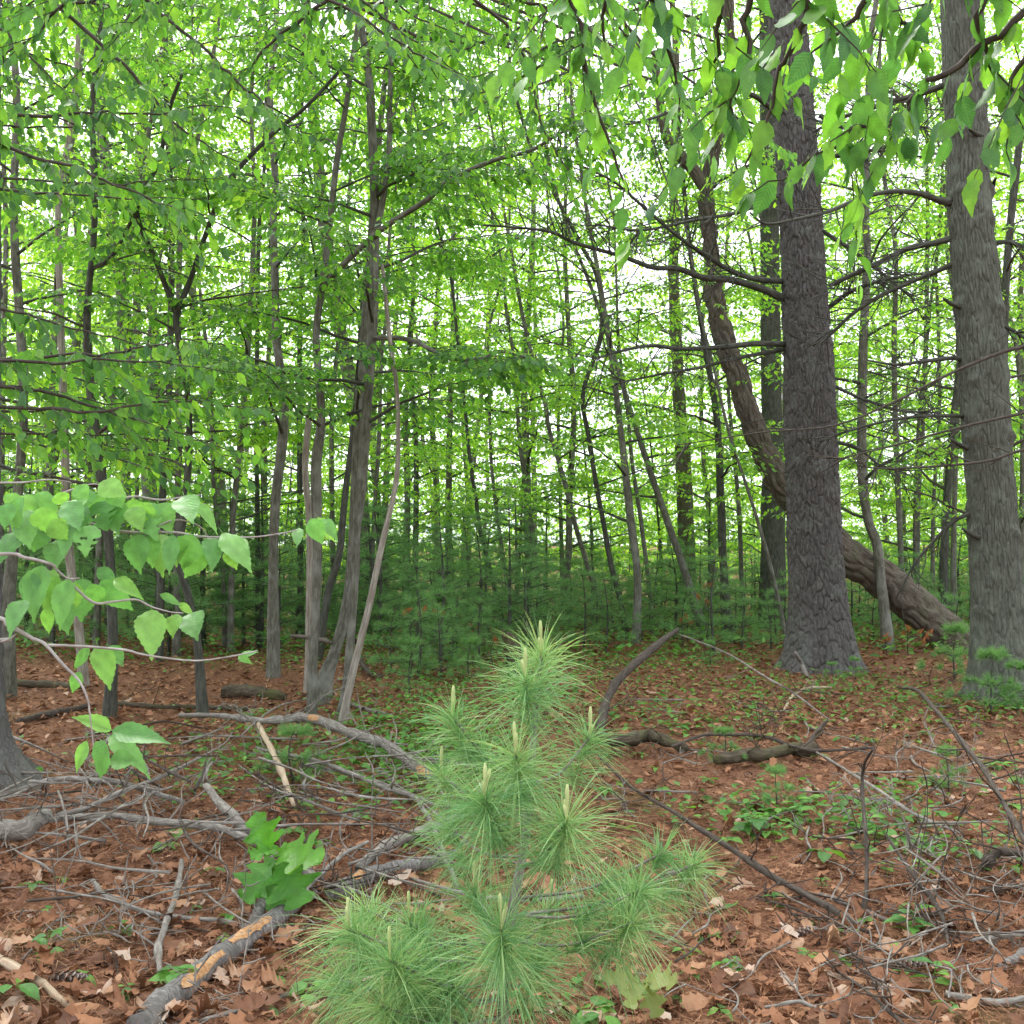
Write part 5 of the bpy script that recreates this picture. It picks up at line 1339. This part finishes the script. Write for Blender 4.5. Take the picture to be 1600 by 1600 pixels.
stick('straight yellow-mossed log with a knot and an upright stub', [(1120, 1187, 17), (1160, 1179, 18), (1195, 1179, 17), (1235, 1171, 17), (1264, 1171, 22), (1274, 1169, 13)], M_moss, (.08, .08), 0, 7, .5, name='fallen_log', sides=11, rough=.08, cat='log')
stick('broken upright stub at the knot of the mossed log', [(1262, 1168, 8), (1270, 1152, 7), (1282, 1138, 7), (1293, 1126, 5)], M_bark_brown, (.05, .22), 0, 0)
stick('thin grey branch running along the mossed log', [(1050, 1166, 4), (1100, 1148, 5), (1150, 1148, 5), (1195, 1151, 5), (1269, 1172, 5), (1364, 1168, 3)], M_stick_dark, (.10, .08), .04, 10, .5)
stick('dark stick rising steeply behind the sapling to a sharp tip', [(936, 1144, 15), (946, 1100, 14), (962, 1068, 13), (985, 1043, 12), (1022, 1012, 11), (1058, 984, 8)], M_stick_dark, (.03, .62), 0, 3, .5)
stick('thin straight twig sloping down from the tip of the rising stick', [(1058, 990, 2), (1130, 1018, 2.6), (1200, 1060, 2.8), (1240, 1083, 2.6), (1297, 1126, 2)], M_stick, (.58, .1), 0, 5, .4)
stick('dark thin dead sapling standing bare with a bent tip', [(1350, 1437, 6), (1354, 1364, 6), (1352, 1296, 6), (1347, 1222, 5), (1352, 1190, 4), (1364, 1171, 3)], M_stick_dark, (0, .62), 0, 5, .25, name='dead_sapling', k=6, cat='sapling')
stick('bundle of dark twigs by the standing dead sapling', [(1384, 1303, 4), (1431, 1374, 6), (1465, 1418, 7), (1485, 1484, 6)], M_stick_dark, (.22, .02), 0, 10, .45)
stick('long dark branch sweeping down into the wiry tangle beyond the dead sapling', [(1405, 1075, 3), (1435, 1080, 5), (1482, 1134, 6), (1532, 1195, 7), (1566, 1252, 7), (1600, 1310, 8), (1650, 1390, 9)], M_stick_dark, (.35, .25), .08, 12, .6)
stick('pale curled twig on the floor before the thick pine', [(1222, 1113, 3), (1230, 1100, 4), (1239, 1087, 4), (1262, 1075, 4), (1300, 1074, 3)], M_pale, (.02, .05), 0, 2, .2)
stick('thin twig slanting across the leafy seedlings', [(1276, 1175, 3), (1364, 1229, 5), (1424, 1269, 5), (1500, 1302, 4)], M_stick, (.12, .05), .04, 7, .4)
stick('dark knotted branch in the wiry twig thicket', [(1640, 1330, 10), (1600, 1335, 10), (1562, 1330, 12), (1545, 1345, 14), (1535, 1362, 9)], M_stick_dark, (.12, .03), .03, 10, .5)
stick('dark rotten stick under the wiry twig thicket', [(1520, 1392, 10), (1560, 1390, 12), (1600, 1386, 11), (1640, 1384, 9)], M_stick_dark, (.02, .02), 0, 6, .4)
stick('short thick grey stick stub among oak leaves', [(1562, 1512, 11), (1585, 1498, 12), (1620, 1478, 12)], M_birch, (.03, .04), 0, 0)
stick('thin grey stick behind the short thick grey stub', [(1516, 1469, 5), (1560, 1464, 6), (1620, 1452, 6)], M_stick, (.05, .06), 0, 3, .3)
stick('grey stick lying among oak leaves beside the blue-green sprig', [(1478, 1552, 8), (1520, 1562, 10), (1566, 1566, 10), (1610, 1560, 8)], M_stick, (.03, .03), 0, 4, .3)
stick('thin arched twig on oak leaves beyond the bronze-tinged seedling', [(1195, 1574, 4), (1246, 1566, 5), (1276, 1576, 5), (1332, 1600, 5)], M_stick, (.04, .02), .02, 3, .25)
stick('thin dark twig reaching across oak leaves before the dark pine cone', [(1300, 1512, 3), (1350, 1545, 4), (1400, 1590, 5), (1420, 1615, 5)], M_stick_dark, (.04, .03), .02, 4, .3)
stick('slim stick half buried below the long straight grey stick', [(1180, 1404, 3), (1230, 1416, 4), (1290, 1440, 5), (1335, 1455, 4)], M_stick_dark, (.03, .02), .02, 4, .3)
stick('leaning bare twig against the roots of the thick pine', [(1243, 1020, 6), (1252, 1036, 6), (1262, 1058, 6)], M_stick, (.30, .01), 0, 0)

# many thin twigs that nobody could tell apart
tw_lab = 'thin grey-brown twig fallen in the tangled branch pile'
tw_lab2 = 'thin dry twig lying loose on the open leaf litter'
def loose(n, x0, x1, y0, y1, lab, grp, lift, tl, wmax):
    for i in range(n):
        x, y = r2.uniform(x0, x1), r2.uniform(y0, y1); a = r2.uniform(0, 6.28); l = r2.uniform(60, 170) * tl * (y - 820) / 500; q = []
        for k in range(4):
            q.append((x + math.cos(a) * l * k / 3, y + math.sin(a) * l * k / 3 * .4, r2.uniform(2, wmax) * (1 - .2 * k))); a += r2.normal() * .10
        if min(p[1] for p in q) < 1060: continue
        stick(lab, q, M_stick if r2.uniform() < .8 else M_stick_dark, (r2.uniform(.01, lift), r2.uniform(.01, lift)), lift * .3, int(r2.integers(0, 4)), .30, grp, 'fallen_twig', 5, 1, 0, k=4, cat='twig')
loose(70, -20, 700, 1140, 1330, tw_lab, 'twigs of the branch pile', .26, 1.9, 6)
loose(30, -20, 700, 1300, 1420, tw_lab, 'twigs of the branch pile', .12, 1.3, 5.5)
loose(20, 0, 520, 1380, 1590, tw_lab2, 'loose twigs on the litter', .03, .8, 4)
loose(30, 980, 1600, 1080, 1300, tw_lab2, 'loose twigs on the litter', .06, 1.2, 4)
loose(34, 1000, 1600, 1290, 1590, tw_lab2, 'loose twigs on the litter', .08, 1.0, 4.5)
loose(24, 1380, 1640, 1180, 1500, 'wiry dark twig in the tangle beyond the dead sapling', 'twigs of the wiry tangle', .30, 1.3, 4.5)

# ------------------------------------------------------------------ oak leaves
def oak_template(seed, curl=.5, lobes=4, wide=.62, sinus=.42):
    r = np.random.default_rng(seed); st = []
    n = lobes * 2 + 3; ts = np.linspace(0, 1, n); V = []; cx = r.normal() * curl; cy_ = r.normal() * curl; tw = r.normal() * .5
    for i, t in enumerate(ts):
        env = math.sin(PI * min(1, t * 1.02 + .04)) ** .65 * wide / 2 * (0.75 + .5 * t if t < .7 else 1.0)
        w = env * ((1.0 if i % 2 == 0 else sinus) + .10 * r.normal()) if 0 < i < n - 1 else .015
        fw = .07 if i % 2 == 0 and 0 < i < n - 1 else 0
        for s in (1, 0, -1):
            y = s * w * (1 + .12 * r.normal() * abs(s)); x = t + fw * abs(s)
            z = cx * (x - .5) ** 2 * .9 + cy_ * y * y * 2.2 + tw * (x - .5) * y + abs(s) * r.normal() * .05
            V.append([x, y, z])
    q = []
    for i in range(n - 1):
        a = i * 3; q += [[a, a + 3, a + 4, a + 1], [a + 1, a + 4, a + 5, a + 2]]
    return np.array(V), np.array(q), None
OAK = [oak_template(s, .75, (3, 4, 3, 5)[s % 4], (.62, .55, .5, .6)[s % 4], (.62, .5, .94, .6)[s % 4]) for s in range(12)]

def scatter(n, d0, d1, p=1.0, half=.78):
    u = rng.uniform(0, 1, n)
    d = (d0 ** (2 - p) + u * (d1 ** (2 - p) - d0 ** (2 - p))) ** (1 / (2 - p)) if p != 2 else d0 * (d1 / d0) ** u
    x = rng.uniform(-1, 1, n) * half * d
    return np.stack([x, d * 1.0, hgt(x, d)], -1)

def litter():
    g = Geo()
    P = scatter(13500, 2.3, 10.5, 1.0)
    px, py, dd = proj(P)
    # needles rather than leaves farther off: thin the leaves out there
    keep = rng.uniform(size=len(P)) < np.clip(1.25 - dd * .085, .25, 1)
    P = P[keep]
    size = .035 + .105 * rng.beta(1.3, 2.0, len(P)); tint = np.clip(rng.beta(1.2, 1.7, len(P)), 0, 1)
    size = size * np.clip(1.6 - .13 * P[:, 1], .9, 1.12)
    yaw = rng.uniform(0, 6.28, len(P))
    D = np.stack([np.cos(yaw), np.sin(yaw), rng.normal(size=len(P)) * .28], -1); N = norm(np.stack([rng.normal(size=len(P)) * .35, rng.normal(size=len(P)) * .35, np.ones(len(P))], -1))
    P[:, 2] += rng.uniform(.006, .045, len(P)); P = P - D * size[:, None] * .5
    P[:, 2] = np.maximum(P[:, 2], hgt(P[:, 0], P[:, 1]) + .004)
    x, y, d = proj(P); vis = (x > 0) & (x < 1600) & (y > 900) & (y < 1600)
    sc = np.where(vis, size / d, 0); pick = np.argsort(-sc)[:300]
    idx = rng.integers(0, len(OAK), len(P)); single = np.zeros(len(P), bool); single[pick] = True
    for k in range(len(OAK)):
        w = (idx == k) & ~single
        put(g, OAK[k], P[w], D[w], N[w], size[w], 1.0, 0, tint[w], rng.choice([-1, 1], w.sum()))
    Q = scatter(26000, 8, 24, 1.0); s2 = rng.uniform(.05, .12, len(Q)); a = rng.uniform(0, 6.28, len(Q))
    Q[:, 2] += rng.uniform(.004, .03, len(Q))
    put(g, KITE, Q, np.stack([np.cos(a), np.sin(a), rng.normal(size=len(Q)) * .25], -1), norm(np.stack([rng.normal(size=len(Q)) * .4, rng.normal(size=len(Q)) * .4, np.ones(len(Q))], -1)), s2, .8, 0, rng.beta(1.8, 2.4, len(Q)), 2.0)
    o = ob('leaf_litter', g.mesh('leaf_litter', [M_litter], smooth=True), None, 'stuff'); set_props(o, 'carpet of fallen brown leaves over the forest floor', 'leaf litter')
    ms = []
    for k in range(len(OAK)):
        for f in (1, -1):
            gg = Geo(); put(gg, OAK[k], np.zeros((1, 3)), np.array([[1.0, 0, 0]]), np.array([[0, 0, 1.0]]), 1.0, 1.0, 0, .5, f)
            gg.add([[-.16, .006, .02], [-.16, -.006, .02], [.05, -.008, 0], [.05, .008, 0]], [[0, 1, 2, 3]])
            ms.append(gg.mesh('fallen_leaf', [M_litter_obj], smooth=True))
    for i in pick:
        o = ob('fallen_leaf', ms[int(rng.integers(0, len(ms)))])
        o.matrix_basis = frame(P[i] + [0, 0, .01], D[i], N[i], float(size[i]) * 1.05)
        set_props(o, 'curled brown dead oak leaf on top of the near leaf litter', 'dead leaf', 'dead oak leaves on the near litter')
    # fallen needles
    g = Geo()
    P = scatter(150000, 2.4, 14, 1.0); a = rng.uniform(0, 6.28, len(P)); P[:, 2] += rng.uniform(.01, .05, len(P))
    put(g, NEEDLE, P, np.stack([np.cos(a), np.sin(a), rng.normal(size=len(P)) * .22], -1), np.tile([0, 0, 1.0], (len(P), 1)), rng.uniform(.06, .12, len(P)), .022, 0, rng.uniform(0, 1, len(P)))
    o = ob('needle_litter', g.mesh('needle_litter', [M_pineneedle_litter], smooth=False), None, 'stuff'); set_props(o, 'reddish fallen pine needles strewn over the leaves', 'needle litter')
litter()

# ------------------------------------------------------------------ seedlings and herbs
HERB = [leaf_mesh('herb_leaf', M_herb_obj, w, dr, f, t, .012, False, 9, pk) for w, dr, f, t, pk in ((.5, .3, .3, .2, .4), (.62, .45, .15, -.3, .38), (.42, .2, .4, .1, .45), (.7, .35, .1, .3, .35))]
def herb(label, p, kind, sc, group=None, parts=True, name='seedling', cat='seedling'):
    root = thing(name, label, cat, tuple(p), group); org = np.asarray(p, float)
    h = sc * (.35 if kind == 0 else .9 if kind == 1 else .55 if kind == 2 else 1.0)
    lean = rng.normal(size=2) * .15 * h
    top = org + np.array([lean[0], lean[1], h])
    g = Geo(); tube(g, np.array([org - [0, 0, .02], (org + top) / 2 + [lean[0] * -.1, 0, 0], top]), [.0022, .0018, .0012], 5, 0, .6, False, k=3)
    ob('stem', g.mesh('stem', [M_herb], org), root)
    lv = []
    if kind == 0:      # rosette
        n = int(rng.integers(4, 7)); a0 = rng.uniform(0, 6.28)
        for i in range(n):
            a = a0 + i * 2 * PI / n + rng.normal() * .2; lv.append((top, a, rng.uniform(-.25, .35), sc * rng.uniform(.7, 1.1)))
    elif kind == 1:    # stalk with opposite leaves
        for i in range(5):
            t = .35 + .65 * i / 4
            for s in (0, PI):
                lv.append((org * (1 - t) + top * t, i * 1.57 + s + rng.normal() * .2, rng.uniform(0, .5), sc * rng.uniform(.5, .9) * (1.1 - .4 * abs(t - .6))))
    elif kind == 2:    # three leaves on a stalk
        a0 = rng.uniform(0, 6.28)
        for i in range(3): lv.append((top, a0 + i * 2.09, rng.uniform(-.3, .15), sc * rng.uniform(.8, 1.1)))
    else:              # alternate
        for i in range(6):
            t = .25 + .75 * i / 5; lv.append((org * (1 - t) + top * t, i * 2.4, rng.uniform(-.1, .5), sc * rng.uniform(.5, .85)))
    for (q, a, pit, s) in lv:
        D = np.array([math.cos(a) * math.cos(pit), math.sin(a) * math.cos(pit), math.sin(pit)])
        o = ob('leaf', HERB[int(rng.integers(0, 4))], root); o.matrix_basis = frame(q + D * s * .12 - org, D, np.array([rng.normal() * .2, rng.normal() * .2, 1.0]), s)
    return root

HV = []
near_n = 0
def herb_patch(n, x0, x1, y0, y1, kinds, s0, s1, lab, grp):
    for i in range(n):
        px, py = r2.uniform(x0, x1), r2.uniform(y0, y1); p = G(px, py); p[2] = float(hgt(p[0], p[1]))
        herb(lab, p, int(r2.choice(kinds)), r2.uniform(s0, s1), grp)
l1 = 'broad-leaved green seedling in the patch beyond the long straight stick'
l2 = 'small green seedling scattered on the open red-brown litter'
l3 = 'green seedling growing through the pile of fallen branches'
l4 = 'small leafy seedling among the near oak leaves'
herb_patch(26, 1130, 1440, 1255, 1330, (0, 0, 3), .07, .115, l1, 'seedling patch beyond the long stick')
herb_patch(44, 930, 1590, 1060, 1250, (0, 0, 2), .055, .09, l2, 'scattered seedlings on the litter')
herb_patch(14, 1380, 1600, 1150, 1400, (0, 3, 1), .06, .10, l2, 'scattered seedlings on the litter')
herb_patch(28, 250, 700, 1120, 1330, (0, 2, 3), .07, .11, l3, 'seedlings in the branch pile')
herb_patch(18, 0, 560, 1330, 1600, (0, 2, 2), .045, .08, l4, 'seedlings among the near oak leaves')
herb_patch(26, 1050, 1600, 1330, 1600, (0, 2, 3), .045, .08, l4, 'seedlings among the near oak leaves')
herb_patch(8, 440, 1050, 1530, 1610, (0, 2), .07, .10, l4, 'seedlings among the near oak leaves')
for lab, x, y, k, s in (('dark trifoliate seedling beside the pale rotten stick', 30, 1560, 2, .10), ('bright seedling stalk growing against the torn birch branch', 275, 1555, 1, .10), ('leafy cluster near the thin bent twig on oak leaves', 70, 1500, 3, .10),
                        ('low dark-leaved plant under the sapling beside the bronze-tinged seedling', 930, 1592, 0, .11), ('pointed maple seedling below the wiry twig bundle', 1420, 1470, 1, .13), ('blue-green leafy sprig near the weathered pale cone', 1455, 1545, 3, .11), ('round-leaved seedling under the dead sapling', 1290, 1352, 2, .11),
                        ('tall fresh seedling with paired leaves by the seedling patch', 1180, 1310, 1, .13), ('maple-like seedling before the clump of herbs', 1395, 1250, 1, .12), ('bright leaf pair behind the crooked grey twig', 565, 1290, 1, .12), ('pale broad-leaved sprout beside the grey-green pine', 1585, 1110, 0, .16)):
    p = G(x, y); p[2] = float(hgt(p[0], p[1])); herb(lab, p, k, s)

# ground cover too dense to count
def ground_cover():
    g = Geo(); r = np.random.default_rng(4)
    blobs = [(640, 1150, 90, 35, 900), (700, 1080, 70, 30, 700), (690, 1200, 80, 30, 600), (1080, 1120, 130, 22, 430), (1260, 1075, 150, 14, 420), (1480, 1110, 130, 24, 420), (1180, 1285, 90, 22, 120), (1330, 1265, 90, 20, 120), (1460, 1320, 90, 26, 120), (420, 1190, 130, 36, 600), (880, 1060, 70, 18, 300), (1000, 1035, 140, 12, 700), (720, 1030, 110, 10, 500), (420, 1030, 120, 10, 350)]
    P, Sz = [], []
    for x, y, sx, sy, n in blobs:
        for i in range(int(n * 1.5)):
            a, b = x + r.normal() * sx, y + r.normal() * sy
            if b < 985: continue
            p = G(a, b); p[2] = float(hgt(p[0], p[1])) + r.uniform(.01, .10); P.append(p); Sz.append(r.uniform(.032, .075))
    P = np.array(P); n = len(P); a = r.uniform(0, 6.28, n)
    put(g, LEAF6, P, np.stack([np.cos(a), np.sin(a), r.uniform(-.4, .5, n)], -1), norm(np.stack([r.normal(size=n) * .4, r.normal(size=n) * .4, np.ones(n)], -1)), np.array(Sz), 1.0, 0, np.clip(r.normal(size=n) * .25 + .5, 0, 1))
    o = ob('ground_cover', g.mesh('ground_cover', [M_herb], smooth=False), None, 'stuff'); set_props(o, 'patches of tiny green herbs spread over the litter', 'ground cover')
ground_cover()

def oak_green(seed):
    r = np.random.default_rng(seed); n = 29; ts = np.linspace(0, 1, n); V = []; nl = 3.6
    for i, t in enumerate(ts):
        lob = .5 - .5 * math.cos(2 * PI * nl * (t * .92 + .10)); env = (math.sin(PI * min(1.0, t * .93 + .05)) ** .7) * (.62 + .5 * t)
        w = max(.012, .56 * env * (.36 + .64 * lob ** .7)) if 0 < i < n - 1 else .01
        for s in (1, .5, 0, -.5, -1):
            y = s * w * (1 + .05 * r.normal()); x = t + .16 * lob * abs(s) * w
            V.append([x, y, -.22 * x * x + .22 * abs(y) + .03 * math.sin(9 * x + 5 * y + seed) + .02 * abs(s) * r.normal()])
    q = [[i * 5 + j, i * 5 + 5 + j, i * 5 + 6 + j, i * 5 + 1 + j] for i in range(n - 1) for j in range(4)]
    return np.array(V), np.array(q), None
# the oak seedling with large lobed leaves
def oak_seedling(label, x, y, leaves, mat, h):
    p = G(x, y); p[2] = float(hgt(p[0], p[1]))
    root = thing('oak_seedling', label, 'seedling', tuple(p)); d = proj(p)[2]
    hub = None
    g = Geo(); top = W(leaves[0][0], leaves[0][1], d)
    tube(g, np.array([p - [0, 0, .03], (p + top) / 2 + [.01, 0, 0], top]), [.004, .003, .002], 6, 0, .5, False, k=4)
    ob('stem', g.mesh('stem', [M_stick], p), root)
    for i, (x0, y0, x1, y1, w) in enumerate(leaves):
        gg = Geo(); V, Q, _ = oak_green(40 + i)
        put(gg, (V, Q, None), np.zeros((1, 3)), np.array([[1.0, 0, 0]]), np.array([[0, 0, 1.0]]), 1.0, 1.0, 0, .5)
        a, b = W(x0, y0, d - .03), W(x1, y1, d - .10 - .03 * i)
        o = ob('leaf', gg.mesh('lobed_leaf', [mat], smooth=True), root)
        M = np.array(frame(a - p, b - a, np.array([rng.normal() * .25, -.9, .9]), np.linalg.norm(b - a))); M[:3, 1] *= w * .95; o.matrix_basis = Matrix(M.tolist())
oak_seedling('bright green oak seedling with large lobed leaves by the birch branch', 425, 1425, [(425, 1335, 404, 1280, 1.1), (428, 1340, 376, 1402, 1.15), (432, 1342, 430, 1418, 1.0), (438, 1340, 468, 1408, 1.2), (436, 1330, 486, 1334, .9), (424, 1332, 402, 1322, .6)], M_oak_green, .2)
M_oak_bronze = leaf_mat('bronze_oak_leaf', [(0.0, (.19, .24, .06)), (1.0, (.24, .27, .08))], 0.4, (1.3, 1.3, 0.8), by='obj')
oak_seedling('bronze-tinged seedling with limp leaves beside the foreground sapling', 1012, 1590, [(1000, 1535, 955, 1522, .8), (1005, 1532, 1028, 1582, .9), (1006, 1530, 1045, 1524, .8), (1003, 1536, 985, 1560, .6)], M_oak_bronze, .12)

# pine cones
def cone(label, x, y, L, yaw):
    p = G(x, y); p[2] = float(hgt(p[0], p[1])) + .03
    root = thing('pine_cone', label, 'pine cone', tuple(p)); ax = np.array([math.cos(yaw), math.sin(yaw), .12]); ax = norm(ax)
    g = Geo(); tube(g, np.array([p - ax * L * .5, p, p + ax * L * .5]), [.008, .010, .003], 7, 0, .2, True, k=3); ob('core', g.mesh('core', [M_cone], p), root)
    a = norm(np.cross(ax, [0, 0, 1.0])); b = np.cross(a, ax); sm = Geo()
    sm.add([[0, 0, 0], [.5, .32, .06], [1, .26, .22], [1.1, 0, .28], [1, -.26, .22], [.5, -.32, .06], [.6, 0, -.06]], None, [[0, 1, 6], [1, 2, 6], [2, 3, 6], [3, 4, 6], [4, 5, 6], [5, 0, 6]], 0, np.array([0, .3, .9, 1, .9, .3, .2]))
    sme = sm.mesh('scale', [M_cone], smooth=False)
    n = 44
    for i in range(n):
        t = i / (n - 1); an = i * 2.4; rad = math.cos(an) * a + math.sin(an) * b
        D = norm(rad * (1.0 - .55 * t) + ax * (.35 + .7 * t)); s = L * .24 * (math.sin(PI * (.12 + .8 * t)) * .6 + .45)
        o = ob('scale', sme, root); o.matrix_basis = frame(ax * L * (t - .5) * .9, D, ax, s)
for a in (('open dark pine cone beside the short birch stub', 370, 1437, .085, .5), ('long pine cone under the pale rotten stick', 104, 1540, .13, -.1), ('dark pine cone on oak leaves below the long straight stick', 1258, 1468, .10, .35), ('weathered pale cone half hidden in leaves near the dead sapling', 1420, 1520, .11, -.2)):
    cone(*a)
